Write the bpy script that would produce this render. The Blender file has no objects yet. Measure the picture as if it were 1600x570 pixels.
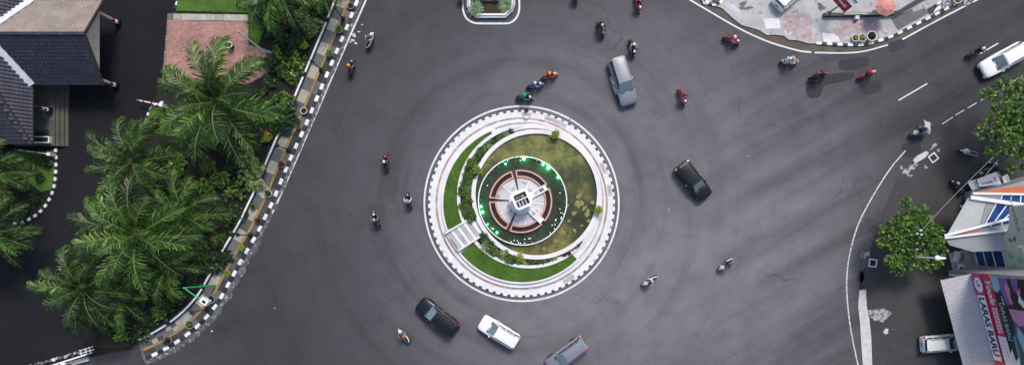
import bpy, bmesh, math, random
from mathutils import Vector, Matrix
random.seed(7)
PI = math.pi
scene = bpy.context.scene
COL = scene.collection

# ---------------------------------------------------------------- camera, sky, sun, exposure
H = 67.0                 # drone height in metres
PXM = 16.0               # photograph pixels per metre on the ground
NX, NY = 800.0, 375.0    # point straight below the drone, in photograph pixels
cam_d = bpy.data.cameras.new('camera'); cam = bpy.data.objects.new('camera', cam_d); COL.objects.link(cam)
cam.location = (0, 0, H); cam.rotation_euler = (0, 0, 0)
cam_d.sensor_width = 36.0; cam_d.lens = 36.0 * H * PXM / 1600.0
cam_d.shift_y = (NY - 285.0) / 1600.0
cam_d.clip_start = 0.5; cam_d.clip_end = 3000
scene.camera = cam

SUN_EL, SUN_AZ = math.radians(58), math.radians(17)
world = bpy.data.worlds.new('World'); scene.world = world; world.use_nodes = True
wn = world.node_tree; wn.nodes.clear()
wo = wn.nodes.new('ShaderNodeOutputWorld'); wb = wn.nodes.new('ShaderNodeBackground'); sk = wn.nodes.new('ShaderNodeTexSky')
sk.sky_type = 'NISHITA'; sk.sun_disc = False; sk.sun_elevation = SUN_EL; sk.sun_rotation = SUN_AZ
sk.air_density = 1.0; sk.dust_density = 2.2; sk.ozone_density = 1.0
wb.inputs['Strength'].default_value = 0.11
wn.links.new(sk.outputs[0], wb.inputs[0]); wn.links.new(wb.outputs[0], wo.inputs[0])
sun_d = bpy.data.lights.new('sun', 'SUN'); sun_d.energy = 1.5; sun_d.angle = math.radians(14); sun_d.color = (1, .96, .9)
sun = bpy.data.objects.new('sun', sun_d); COL.objects.link(sun)
sdir = Vector((math.sin(SUN_AZ) * math.cos(SUN_EL), math.cos(SUN_AZ) * math.cos(SUN_EL), math.sin(SUN_EL)))
sun.rotation_euler = (-sdir).to_track_quat('-Z', 'Y').to_euler(); sun.location = sdir * 90
vs = scene.view_settings
vs.view_transform = 'Standard'; vs.look = 'None'; vs.gamma = 1.0; vs.use_curve_mapping = False
vs.exposure = 0.65

# ---------------------------------------------------------------- helpers
def P(px, py, z=0.0):
    """photograph pixel -> world point at height z"""
    k = (H - z) / H / PXM
    return Vector(((px - NX) * k, (NY - py) * k, z))

def tag(o, label=None, cat=None, group=None, kind=None):
    if label: o['label'] = label
    if cat: o['category'] = cat
    if group: o['group'] = group
    if kind: o['kind'] = kind
    return o

def thing(name, label, cat, loc=(0, 0, 0), rz=0.0, group=None):
    o = bpy.data.objects.new(name, None); COL.objects.link(o)
    o.empty_display_size = .3
    o.location = loc; o.rotation_euler = (0, 0, rz)
    return tag(o, label, cat, group)

class MB:
    """collects polygons of ONE part"""
    def __init__(s, origin=(0, 0, 0)):
        s.v = []; s.f = []; s.m = []; s.o = Vector(origin)
    def add(s, verts, faces, mi=0):
        b = len(s.v); s.v += [tuple(Vector(p) - s.o) for p in verts]
        for f in faces: s.f.append([b + i for i in f]); s.m.append(mi)
        return s
    def box(s, x0, x1, y0, y1, z0, z1, mi=0):
        v = [(x, y, z) for z in (z0, z1) for y in (y0, y1) for x in (x0, x1)]
        return s.add(v, [(0, 2, 3, 1), (4, 5, 7, 6), (0, 1, 5, 4), (2, 6, 7, 3), (0, 4, 6, 2), (1, 3, 7, 5)], mi)
    def prism(s, poly, z0, z1, mi=0):
        """poly: world xy list; solid between z0 and z1"""
        n = len(poly)
        a = sum(poly[i][0] * poly[(i + 1) % n][1] - poly[(i + 1) % n][0] * poly[i][1] for i in range(n))
        if a < 0: poly = poly[::-1]
        v = [(p[0], p[1], z0) for p in poly] + [(p[0], p[1], z1) for p in poly]
        f = [tuple(range(n, 2 * n)), tuple(range(n - 1, -1, -1))] + [(i, (i + 1) % n, n + (i + 1) % n, n + i) for i in range(n)]
        return s.add(v, f, mi)
    def hexa(s, bot, top, mi=0):
        """8 free corners, bottom 4 and top 4 counter-clockwise"""
        return s.add(list(bot) + list(top), [(3, 2, 1, 0), (4, 5, 6, 7), (0, 1, 5, 4), (1, 2, 6, 5), (2, 3, 7, 6), (3, 0, 4, 7)], mi)
    def tube(s, pts, rad, n=8, mi=0, cap=True):
        pts = [Vector(p) for p in pts]
        if not isinstance(rad, (list, tuple)): rad = [rad] * len(pts)
        b = []; 
        for i, p in enumerate(pts):
            t = (pts[min(i + 1, len(pts) - 1)] - pts[max(i - 1, 0)]).normalized()
            u = t.orthogonal().normalized() if i == 0 else (u - t * u.dot(t)).normalized()
            w = t.cross(u)
            b += [p + (u * math.cos(2 * PI * k / n) + w * math.sin(2 * PI * k / n)) * rad[i] for k in range(n)]
        f = [(i * n + k, i * n + (k + 1) % n, (i + 1) * n + (k + 1) % n, (i + 1) * n + k) for i in range(len(pts) - 1) for k in range(n)]
        if cap: f += [tuple(range(n - 1, -1, -1)), tuple((len(pts) - 1) * n + k for k in range(n))]
        return s.add(b, f, mi)
    def lathe(s, prof, c=(0, 0, 0), n=16, mi=0, axis='z'):
        """prof: (radius, height) list; closed at both ends"""
        b = []; c = Vector(c)
        for r, h in prof:
            for k in range(n):
                a = 2 * PI * k / n; x, y = r * math.cos(a), r * math.sin(a)
                b.append(c + (Vector((x, y, h)) if axis == 'z' else Vector((x, h, y)) if axis == 'y' else Vector((h, x, y))))
        m = len(prof)
        f = [(i * n + k, i * n + (k + 1) % n, (i + 1) * n + (k + 1) % n, (i + 1) * n + k) for i in range(m - 1) for k in range(n)]
        f += [tuple(range(n - 1, -1, -1)), tuple((m - 1) * n + k for k in range(n))]
        if axis == 'y': f = [g[::-1] for g in f]
        return s.add(b, f, mi)
    def ring(s, cx, cy, r0, r1, z0, z1, a0=0, a1=360, n=96, mi=0, zp=None):
        """annular block given in photograph pixels; zp = height at which the pixels were read"""
        zp = z1 if zp is None else zp
        k = max(2, int(n * abs(a1 - a0) / 360)); full = abs(a1 - a0) >= 359.9
        c = P(cx, cy, zp); q = (H - zp) / H / PXM
        v = []
        for i in range(k if full else k + 1):
            a = math.radians(a0 + (a1 - a0) * i / k); d = Vector((math.cos(a), math.sin(a), 0))
            for r, z in ((r0, z0), (r1, z0), (r1, z1), (r0, z1)):
                p = c + d * r * q; v.append((p.x, p.y, z))
        f = []
        m = k if full else k + 1
        for i in range(k):
            j = (i + 1) % m
            for e in range(4):
                g = (e + 1) % 4
                f.append((i * 4 + e, i * 4 + g, j * 4 + g, j * 4 + e)[::-1])
        if not full: f += [(0, 1, 2, 3), (k * 4 + 3, k * 4 + 2, k * 4 + 1, k * 4)]
        return s.add(v, f, mi)
    def disc(s, cx, cy, r, z0, z1, n=72, mi=0, zp=None):
        zp = z1 if zp is None else zp
        c = P(cx, cy, zp); q = (H - zp) / H / PXM
        return s.prism([(c.x + r * q * math.cos(2 * PI * k / n), c.y + r * q * math.sin(2 * PI * k / n)) for k in range(n)], z0, z1, mi)
    def mesh(s, name, mats=(), smooth=False):
        me = bpy.data.meshes.new(name); me.from_pydata(s.v, [], s.f); 
        for m in (mats if isinstance(mats, (list, tuple)) else [mats]): me.materials.append(m)
        for p, mi in zip(me.polygons, s.m): p.material_index = mi
        if smooth: me.polygons.foreach_set('use_smooth', [True] * len(me.polygons))
        me.update(); return me
    def build(s, name, mats, parent=None, smooth=False, bevel=0.0):
        me = s.mesh(name, mats, smooth)
        if bevel:
            bm = bmesh.new(); bm.from_mesh(me)
            bmesh.ops.remove_doubles(bm, verts=bm.verts, dist=1e-5)
            bmesh.ops.bevel(bm, geom=[e for e in bm.edges if len(e.link_faces) == 2 and e.calc_face_angle(0) > .5], offset=bevel, segments=2, profile=.6, affect='EDGES', clamp_overlap=True)
            bm.to_mesh(me); bm.free()
        return link(name, me, parent)

def link(name, me, parent=None, loc=(0, 0, 0), rot=(0, 0, 0), scale=None):
    o = bpy.data.objects.new(name, me); COL.objects.link(o)
    o.location = loc; o.rotation_euler = rot
    if scale is not None: o.scale = scale if hasattr(scale, '__len__') else (scale,) * 3
    if parent: o.parent = parent
    return o

def xy(px, py, z=0): p = P(px, py, z); return (p.x, p.y)
def poly(pts, z=0): return [xy(a, b, z) for a, b in pts]

def spline(pts, step):
    """Catmull-Rom through pts, resampled at even steps"""
    q = [Vector(p) for p in pts]; out = []
    q = [q[0] * 2 - q[1]] + q + [q[-1] * 2 - q[-2]]
    for i in range(1, len(q) - 2):
        a, b, c, d = q[i - 1:i + 3]
        for k in range(24):
            t = k / 24
            out.append(.5 * ((2 * b) + (c - a) * t + (2 * a - 5 * b + 4 * c - d) * t * t + (3 * b - a - 3 * c + d) * t ** 3))
    out.append(q[-2])
    res = [out[0]]; acc = 0; last = out[0]
    for p in out[1:]:
        while (p - last).length + acc >= step:
            u = (step - acc) / (p - last).length; last = last + (p - last) * u; res.append(last); acc = 0
        acc += (p - last).length; last = p
    return res

def offs(pts, d):
    """offset a pixel polyline by d towards its right-hand inside (-ty, tx)"""
    r = []
    for i, p in enumerate(pts):
        t = (pts[min(i + 1, len(pts) - 1)] - pts[max(i - 1, 0)]).normalized()
        r.append(p + Vector((-t.y, t.x)) * d)
    return r

def ribbon(mb, pts, w, z0, z1, jit=0.0, mi=0):
    a = offs(pts, w / 2); b = offs(pts, -w / 2)
    rnd = random.Random(len(pts))
    if jit:
        a = [p + Vector((rnd.uniform(-jit, jit), rnd.uniform(-jit, jit))) for p in a]
        b = [p + Vector((rnd.uniform(-jit, jit), rnd.uniform(-jit, jit))) for p in b]
    n = len(pts); v = []
    for p, q in zip(a, b):
        for u, z in ((p, z0), (q, z0), (q, z1), (p, z1)): c = P(u.x, u.y, 0); v.append((c.x, c.y, z))
    f = [(i * 4 + e, i * 4 + (e + 1) % 4, i * 4 + 4 + (e + 1) % 4, i * 4 + 4 + e)[::-1] for i in range(n - 1) for e in range(4)]
    f += [(0, 1, 2, 3), (n * 4 - 1, n * 4 - 2, n * 4 - 3, n * 4 - 4)]
    return mb.add(v, f, mi)

def blob(cx, cy, rx, ry, n=28, rough=.22, seed=0, rot=0.0):
    r_ = random.Random(seed); ph = [r_.uniform(0, 6.28) for _ in range(6)]
    out = []
    for k in range(n):
        a = 2 * PI * k / n
        f = 1 + rough * (.5 * math.sin(2 * a + ph[0]) + .4 * math.sin(3 * a + ph[1]) + .35 * math.sin(5 * a + ph[2]) + .3 * math.sin(8 * a + ph[3]) + .2 * math.sin(13 * a + ph[4]))
        x, y = rx * f * math.cos(a), ry * f * math.sin(a)
        out.append((cx + x * math.cos(rot) - y * math.sin(rot), cy + x * math.sin(rot) + y * math.cos(rot)))
    return out

# ---------------------------------------------------------------- materials
def lin(c):
    return tuple(((x / 255) / 12.92 if x <= 10 else (((x / 255) + .055) / 1.055) ** 2.4) for x in c) + (1,)
def hx(*c): return lin(c)
MATS = {}
def new_mat(name):
    m = bpy.data.materials.new(name); m.use_nodes = True
    nt = m.node_tree; b = nt.nodes['Principled BSDF']
    return m, nt, b
def N(nt, t, **k):
    n = nt.nodes.new(t)
    for a, v in k.items():
        if a in n.bl_rna.properties: setattr(n, a, v)
        else: n.inputs[a].default_value = v
    return n
def noise_fac(nt, vec, scale, detail=4, rough=.6):
    n = N(nt, 'ShaderNodeTexNoise'); n.inputs['Scale'].default_value = scale; n.inputs['Detail'].default_value = detail; n.inputs['Roughness'].default_value = rough
    nt.links.new(vec, n.inputs['Vector']); return n.outputs[0]
def ramp(nt, fac, stops):
    r = N(nt, 'ShaderNodeValToRGB'); e = r.color_ramp.elements
    while len(e) < len(stops): e.new(.5)
    for q, (p, c) in zip(e, stops): q.position = p; q.color = c if len(c) == 4 else tuple(c) + (1,)
    nt.links.new(fac, r.inputs[0]); return r.outputs[0]
def mixc(nt, fac, a, b, mode='MIX'):
    m = N(nt, 'ShaderNodeMix', data_type='RGBA', blend_type=mode)
    for s, v in ((m.inputs[0], fac), (m.inputs[6], a), (m.inputs[7], b)):
        if hasattr(v, 'links'): nt.links.new(v, s)
        else: s.default_value = v
    return m.outputs[2]
def world_pos(nt):
    return N(nt, 'ShaderNodeNewGeometry').outputs['Position']
def g(v): return (v, v, v, 1)

def mat(name, col, rough=.7, var=.18, scale=1.5, fine=14, metal=0.0, bump=.0, coat=0.0, spec=.5, stain=None, obj_rand=0.0, island=0.0):
    """base colour with two scales of noise wear, optional stain colour, per-object variation"""
    m, nt, b = new_mat(name)
    vec = world_pos(nt)
    n1 = noise_fac(nt, vec, scale, 5); n2 = noise_fac(nt, vec, fine, 3)
    lo, hi = 1 - var, 1 + var
    f1 = ramp(nt, n1, [(.3, g(lo)), (.7, g(hi))]); f2 = ramp(nt, n2, [(.3, g(1 - var * .6)), (.7, g(1 + var * .6))])
    c = mixc(nt, 1.0, col, f1, 'MULTIPLY'); c = mixc(nt, 1.0, c, f2, 'MULTIPLY')
    if stain:
        n3 = noise_fac(nt, vec, stain[1], 8, .7); s = ramp(nt, n3, [(stain[2], g(0)), (stain[2] + .13, g(1))])
        c = mixc(nt, s, c, stain[0])
    for k, src in ((obj_rand, 'ShaderNodeObjectInfo'), (island, 'ShaderNodeNewGeometry')):
        if k:
            o = N(nt, src).outputs['Random' if 'Object' in src else 'Random Per Island']
            c = mixc(nt, 1.0, c, ramp(nt, o, [(0, g(1 - k)), (1, g(1 + k))]), 'MULTIPLY')
    nt.links.new(c, b.inputs['Base Color'])
    b.inputs['Roughness'].default_value = rough; b.inputs['Metallic'].default_value = metal
    b.inputs['Coat Weight'].default_value = coat; b.inputs['Coat Roughness'].default_value = .04
    b.inputs['Specular IOR Level'].default_value = spec
    if bump:
        bp = N(nt, 'ShaderNodeBump'); bp.inputs['Strength'].default_value = bump; bp.inputs['Distance'].default_value = .03
        nt.links.new(n2, bp.inputs['Height']); nt.links.new(bp.outputs[0], b.inputs['Normal'])
    MATS[name] = m
    return m

def leaf_mat(name, dark, light, yel=None, rough=.45, var=.35):
    m, nt, b = new_mat(name)
    gi = N(nt, 'ShaderNodeNewGeometry'); oi = N(nt, 'ShaderNodeObjectInfo')
    c = ramp(nt, gi.outputs['Random Per Island'], [(0, dark), (.78, light)] + ([(1, yel)] if yel else []))
    c = mixc(nt, 1.0, c, ramp(nt, oi.outputs['Random'], [(0, (1 - var, 1 - var, 1 - var * .8, 1)), (1, (1 + var * 1.1, 1 + var, 1 + var * .3, 1))]), 'MULTIPLY')
    n = noise_fac(nt, gi.outputs['Position'], 1.1, 3)
    c = mixc(nt, 1.0, c, ramp(nt, n, [(.3, g(.7)), (.7, g(1.25))]), 'MULTIPLY')
    nt.links.new(c, b.inputs['Base Color']); b.inputs['Roughness'].default_value = rough
    b.inputs['Specular IOR Level'].default_value = .35
    tr = N(nt, 'ShaderNodeBsdfTranslucent'); nt.links.new(c, tr.inputs[0])
    mx = N(nt, 'ShaderNodeMixShader'); mx.inputs[0].default_value = .16
    nt.links.new(b.outputs[0], mx.inputs[1]); nt.links.new(tr.outputs[0], mx.inputs[2])
    nt.links.new(mx.outputs[0], nt.nodes['Material Output'].inputs[0])
    MATS[name] = m; return m

RC = P(815, 318)   # roundabout centre
def asphalt(name, base, spec=.35, streaks=True, patch=.25, gravel=0.0):
    m, nt, b = new_mat(name)
    vec = world_pos(nt)
    big = noise_fac(nt, vec, .055, 4, .55); med = noise_fac(nt, vec, .45, 6, .65); fin = noise_fac(nt, vec, 9, 4, .75); grit = noise_fac(nt, vec, 45, 2, .7)
    c = mixc(nt, 1.0, base, ramp(nt, big, [(.33, g(1 - patch)), (.67, g(1 + patch))]), 'MULTIPLY')
    c = mixc(nt, 1.0, c, ramp(nt, med, [(.32, g(.86)), (.5, g(1)), (.72, (1.13, 1.12, 1.1, 1))]), 'MULTIPLY')
    c = mixc(nt, 1.0, c, ramp(nt, fin, [(.3, (.84, .85, .88, 1)), (.7, (1.17, 1.15, 1.14, 1))]), 'MULTIPLY')
    c = mixc(nt, 1.0, c, ramp(nt, grit, [(.35, g(.85)), (.7, g(1.2))]), 'MULTIPLY')
    rough = .8
    if streaks:
        # rubber laid down by traffic circling the island: noise stretched along the circle
        sub = N(nt, 'ShaderNodeVectorMath', operation='SUBTRACT'); nt.links.new(vec, sub.inputs[0]); sub.inputs[1].default_value = RC
        sep = N(nt, 'ShaderNodeSeparateXYZ'); nt.links.new(sub.outputs[0], sep.inputs[0])
        at = N(nt, 'ShaderNodeMath', operation='ARCTAN2'); nt.links.new(sep.outputs[1], at.inputs[0]); nt.links.new(sep.outputs[0], at.inputs[1])
        ln = N(nt, 'ShaderNodeVectorMath', operation='LENGTH'); nt.links.new(sub.outputs[0], ln.inputs[0])
        cb = N(nt, 'ShaderNodeCombineXYZ'); nt.links.new(ln.outputs['Value'], cb.inputs[0]); nt.links.new(at.outputs[0], cb.inputs[1])
        pn = noise_fac(nt, cb.outputs[0], .55, 5, .6)
        pr = ramp(nt, pn, [(.36, g(.74)), (.5, g(1)), (.66, g(1.12))])
        mr = N(nt, 'ShaderNodeMapRange'); mr.inputs[1].default_value = 9; mr.inputs[2].default_value = 26; mr.inputs[3].default_value = 1; mr.inputs[4].default_value = .15
        nt.links.new(ln.outputs['Value'], mr.inputs[0])
        c = mixc(nt, mr.outputs[0], c, mixc(nt, 1.0, c, pr, 'MULTIPLY'))
        # lanes of the right-hand road
        vr = N(nt, 'ShaderNodeVectorRotate', rotation_type='Z_AXIS'); vr.inputs['Angle'].default_value = math.radians(-29); nt.links.new(vec, vr.inputs['Vector'])
        mp = N(nt, 'ShaderNodeMapping'); mp.inputs['Scale'].default_value = (.03, .42, 1)
        nt.links.new(vr.outputs[0], mp.inputs[0]); ls = noise_fac(nt, mp.outputs[0], 1.0, 4, .55)
        sx = N(nt, 'ShaderNodeSeparateXYZ'); nt.links.new(vec, sx.inputs[0])
        mr2 = N(nt, 'ShaderNodeMapRange'); mr2.inputs[1].default_value = 14; mr2.inputs[2].default_value = 28; nt.links.new(sx.outputs[0], mr2.inputs[0])
        c = mixc(nt, mr2.outputs[0], c, mixc(nt, 1.0, c, ramp(nt, ls, [(.36, g(.66)), (.5, g(.95)), (.64, g(1.15))]), 'MULTIPLY'))
        # light falloff painted into the asphalt: paler where lanes merge towards the right-hand road
        wv = N(nt, 'ShaderNodeVectorMath', operation='DISTANCE'); wm = N(nt, 'ShaderNodeMapping'); wm.inputs['Scale'].default_value = (.034, .062, 0); nt.links.new(vr.outputs[0], wm.inputs[0]); nt.links.new(wm.outputs[0], wv.inputs[0]); wv.inputs[1].default_value = (.60, -.63, 0)
        wa = N(nt, 'ShaderNodeMath', operation='MULTIPLY_ADD'); nt.links.new(ls, wa.inputs[0]); wa.inputs[1].default_value = .7; nt.links.new(wv.outputs['Value'], wa.inputs[2])
        c = mixc(nt, 1.0, c, ramp(nt, wa.outputs[0], [(.25, (1.22, 1.2, 1.2, 1)), (1.0, g(1))]), 'MULTIPLY')
        # vignette painted into the asphalt: bright junction middle, dark approaches, broken up by noise
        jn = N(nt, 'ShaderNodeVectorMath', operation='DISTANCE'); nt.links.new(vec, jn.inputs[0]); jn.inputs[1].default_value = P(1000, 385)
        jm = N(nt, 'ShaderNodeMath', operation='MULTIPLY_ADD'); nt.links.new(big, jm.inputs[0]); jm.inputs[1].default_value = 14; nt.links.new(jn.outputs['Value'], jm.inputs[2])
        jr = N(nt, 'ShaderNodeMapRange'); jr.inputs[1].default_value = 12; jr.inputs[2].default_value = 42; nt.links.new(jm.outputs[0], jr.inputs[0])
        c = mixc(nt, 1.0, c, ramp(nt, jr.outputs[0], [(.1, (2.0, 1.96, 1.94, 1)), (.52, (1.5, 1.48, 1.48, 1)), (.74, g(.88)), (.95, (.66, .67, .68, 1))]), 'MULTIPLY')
        # hairline cracks
        vo = N(nt, 'ShaderNodeTexVoronoi', feature='DISTANCE_TO_EDGE'); vo.inputs['Scale'].default_value = .13
        dist = N(nt, 'ShaderNodeVectorMath', operation='MULTIPLY_ADD'); nn = N(nt, 'ShaderNodeTexNoise'); nn.inputs['Scale'].default_value = .6; nn.inputs['Detail'].default_value = 6
        nt.links.new(vec, nn.inputs['Vector']); nt.links.new(nn.outputs[1], dist.inputs[0]); dist.inputs[1].default_value = (2.4, 2.4, 0); nt.links.new(vec, dist.inputs[2])
        nt.links.new(dist.outputs[0], vo.inputs['Vector'])
        cr = ramp(nt, vo.outputs['Distance'], [(.0, g(.62)), (.006, g(1))]); sel = ramp(nt, noise_fac(nt, vec, .16, 2), [(.48, g(0)), (.6, g(1))])
        c = mixc(nt, sel, c, mixc(nt, 1.0, c, cr, 'MULTIPLY'))
    if gravel:
        gn = noise_fac(nt, vec, 5.5, 8, .85); c = mixc(nt, ramp(nt, gn, [(.58, g(0)), (.68, g(gravel))]), c, hx(150, 145, 145))
        g2 = noise_fac(nt, vec, .5, 5, .7); c = mixc(nt, ramp(nt, g2, [(.54, g(0)), (.74, g(.35))]), c, hx(80, 68, 62))
    nt.links.new(c, b.inputs['Base Color']); b.inputs['Roughness'].default_value = rough; b.inputs['Specular IOR Level'].default_value = spec
    bp = N(nt, 'ShaderNodeBump'); bp.inputs['Strength'].default_value = .25; bp.inputs['Distance'].default_value = .01
    nt.links.new(grit, bp.inputs['Height']); nt.links.new(bp.outputs[0], b.inputs['Normal'])
    MATS[name] = m; return m

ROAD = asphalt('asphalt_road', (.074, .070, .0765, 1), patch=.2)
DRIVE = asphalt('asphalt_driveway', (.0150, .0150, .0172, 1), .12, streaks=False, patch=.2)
FORE = asphalt('asphalt_forecourt', (.056, .052, .053, 1), streaks=False, patch=.2, gravel=.5)
PATCH = asphalt('asphalt_patch', (.038, .037, .041, 1), streaks=False, patch=.15)
SOIL = mat('soil', (.014, .013, .010, 1), .95, .4, 1.2, stain=((.02, .03, .010, 1), .8, .5))
EARTH = mat('open_ground', (.05, .052, .03, 1), .95, .3, .3)
GRASS = mat('grass_base', (.065, .14, .016, 1), .9, .3, 1.0, 9)
BLADE = leaf_mat('grass_blade', (.065, .15, .014, 1), (.12, .25, .024, 1), (.2, .3, .04, 1), var=.1)
LINE = mat('road_paint', (.66, .66, .65, 1), .6, .12, .8, 8, stain=((.22, .22, .23, 1), 3.0, .58))
LINEW = mat('road_paint_worn', (.62, .62, .62, 1), .65, .15, .8, 8, stain=((.1, .1, .105, 1), 3.4, .5))
KW = mat('kerb_white', (.78, .78, .77, 1), .6, .12, 2, 12, stain=((.25, .24, .23, 1), 5, .62), obj_rand=.1)
KB = mat('kerb_black', (.022, .022, .024, 1), .55, .3, 2, 12, obj_rand=.3)
BEIGE = mat('slab_beige', (.40, .37, .31, 1), .85, .15, 1.5, 10, stain=((.15, .14, .13, 1), 2, .58), obj_rand=.14)
GREY = mat('slab_grey', (.125, .125, .13, 1), .85, .18, 1.5, 10, stain=((.06, .06, .06, 1), 2, .56), obj_rand=.3)
DGREY = mat('slab_dark', (.05, .05, .053, 1), .85, .25, 2, 10, stain=((.14, .14, .14, 1), 2.5, .58), obj_rand=.4)
TACT = mat('tactile_ochre', (.33, .22, .06, 1), .8, .2, 2, 12, stain=((.12, .1, .06, 1), 2, .58), obj_rand=.15)
CONC = mat('concrete', (.43, .415, .41, 1), .85, .16, .7, 8, stain=((.2, .19, .18, 1), 1.6, .56))
CONCW = mat('concrete_pale', (.72, .69, .675, 1), .8, .1, .8, 9, stain=((.42, .38, .37, 1), 1.8, .6))
CONCD = mat('concrete_dark', (.13, .13, .13, 1), .85, .25, 1.2, 9)
APRON = mat('concrete_rough', (.09, .09, .095, 1), .9, .35, 1.2, 7, stain=((.42, .42, .42, 1), 2.6, .53))
PLASTER = mat('plaster_patch', (.55, .55, .54, 1), .9, .15, 2, 12, stain=((.2, .2, .2, 1), 4, .6))
PLASTERW = mat('plaster_worn', (.40, .39, .38, 1), .9, .2, 2, 12, stain=((.07, .065, .065, 1), 3.2, .47))
DIRT = mat('gutter_dirt', (.115, .09, .07, 1), .95, .25, .8, 8, stain=((.055, .052, .05, 1), 1.2, .52))
REDBAND = mat('red_oxide', (.36, .25, .23, 1), .8, .25, 1.2, 8, stain=((.45, .43, .42, 1), 1.2, .48))
WHITE = mat('white_paint', (.82, .81, .79, 1), .5, .08, 1, 8, stain=((.4, .38, .35, 1), 3, .7))
BLACK = mat('black_paint', (.012, .012, .013, 1), .4, .2)
DARK = mat('dark_metal', (.03, .03, .033, 1), .45, .2, metal=.3)
STEEL = mat('steel', (.45, .46, .48, 1), .35, .1, metal=.8)
RED = mat('red_paint', (.45, .02, .025, 1), .4, .12)
GREENP = mat('green_paint', (.03, .42, .12, 1), .45, .15, stain=((.4, .3, .05, 1), 3, .66))
PINKW = mat('pink_plaster', (.62, .31, .26, 1), .8, .12, 2, 12)
BRICKP = mat('pink_brick', (.40, .215, .18, 1), .9, .2, .5, 6, stain=((.12, .08, .07, 1), .6, .6), island=.18)
BRICKH = mat('pink_hex', (.42, .29, .29, 1), .9, .15, .7, 6, stain=((.5, .47, .46, 1), .9, .55), island=.15)
ORANGE = mat('orange_paint', (.55, .13, .05, 1), .6, .12)

# ---------------------------------------------------------------- ground, road, markings
def struct(name, mb, m, label=None, parent=None, kind='structure', **k):
    o = mb.build(name, m, parent, **k)
    if parent is None: tag(o, label, None, None, kind)
    return o
struct('ground', MB().prism([(-900, -900), (900, -900), (900, 900), (-900, 900)], -.5, -.02), EARTH)
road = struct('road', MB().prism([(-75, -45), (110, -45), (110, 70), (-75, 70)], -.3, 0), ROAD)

def line(name, pts, w, m=LINE, z=.006, step=4, dashes=None, jit=0.0):
    pts = spline(pts, step)
    segs = [(0, len(pts) - 1)] if not dashes else dashes
    for a, b in segs:
        mb = MB(); ribbon(mb, pts[a:b + 1], w, .001, z, jit); mb.build(name, m, road)
R_LINE = [(661, 318)]
mb = MB(); mb.ring(815, 318, 150.5, 153.3, .001, .006, -28, 60, 128, zp=0); mb.build('edge_line', LINE, road)
mb = MB(); mb.ring(815, 318, 150.5, 153.3, .001, .006, 60.6, 331.4, 128, zp=0); mb.build('edge_line', LINE, road)
line('edge_line', [(585, -30), (572, 0), (530, 95), (487, 194), (445, 290), (424, 335), (400, 378)], 2.7)
line('edge_line', [(1030, -28), (1076, -1), (1120, 25), (1161, 48), (1202, 66), (1246, 79), (1268, 82)], 2.5)
line('edge_line', [(1273, 82.5), (1321, 83), (1352, 80), (1389, 70)], 2.3)
line('edge_line', [(1410, 62), (1469, 30), (1533, -3), (1590, -33)], 2.5)
line('edge_line', [(1415, 235), (1390, 265), (1361.6, 310), (1340, 353), (1327, 400), (1323, 436), (1323.5, 462), (1327, 498), (1333, 534), (1341, 570), (1352, 610)], 2.0, LINEW)
for a, b in (((1472, 194), (1489, 183)), ((1493, 180), (1508, 171)), ((1512, 169), (1529, 159)), ((1533, 157), (1552, 146)), ((1556, 144), (1574, 133)), ((1577, 131), (1600, 117))):
    line('edge_dash', [a, ((a[0] + b[0]) / 2, (a[1] + b[1]) / 2), b], 1.3, LINEW)
for a, b in (((1404, 157), (1450, 130)), ((1532, 84), (1562, 66.5)), ((1640, 21), (1690, -8))):
    line('centre_dash', [a, ((a[0] + b[0]) / 2, (a[1] + b[1]) / 2), b], 1.9)
line('edge_line', [(723, -14), (723, 5), (724, 18), (729, 29), (739, 35.5), (752, 37), (790, 37), (799, 35), (807, 28), (811, 17), (811.5, 0), (811.5, -16)], 2.8, step=2)

def sheet(name, pts, z0, z1, m, parent=None, lab=None, kind='structure'):
    mb = MB(); mb.prism(poly(pts), z0, z1); o = mb.build(name, m, parent)
    if parent is None: tag(o, lab, None, None, kind)
    return o
# darker repair patches
for k, pts in enumerate([[(1258, 128), (1284, 126), (1289, 118), (1332, 113), (1330, 124), (1296, 132), (1286, 137), (1282, 150), (1268, 154), (1260, 146)],
        [(1311, 95), (1352, 89), (1355, 102), (1334, 110), (1312, 108)], [(1345, 131), (1373, 126), (1376, 141), (1350, 148)],
        [(1388, 62), (1408, 58), (1414, 74), (1391, 81)], [(1408, 226), (1430, 222), (1440, 236), (1424, 246), (1412, 243)],
        blob(1350, 440, 7, 22, seed=9), blob(1345, 432, 5, 10, seed=4)]):
    q = spline([Vector(p) for p in pts] + [Vector(pts[0])], 2.5) if len(pts) < 12 else [Vector(p) for p in pts]; rj_ = random.Random(k); sheet('asphalt_patch', [(p.x + rj_.uniform(-.5, .5), p.y + rj_.uniform(-.5, .5)) for p in q[:-1]], .001, .004, PATCH, road)
# worn light scatter next to the left kerb
for k, (x, y, r) in enumerate([(553, 55, 2.6), (551, 63, 2.0), (556, 68, 1.6), (561, 50, 1.3), (548, 66, 1.2), (566, 39, 1.0)]):
    sheet('paint_spill', blob(x, y, r * 1.5, r, 14, .5, k), .001, .004, PLASTER, road)

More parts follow.
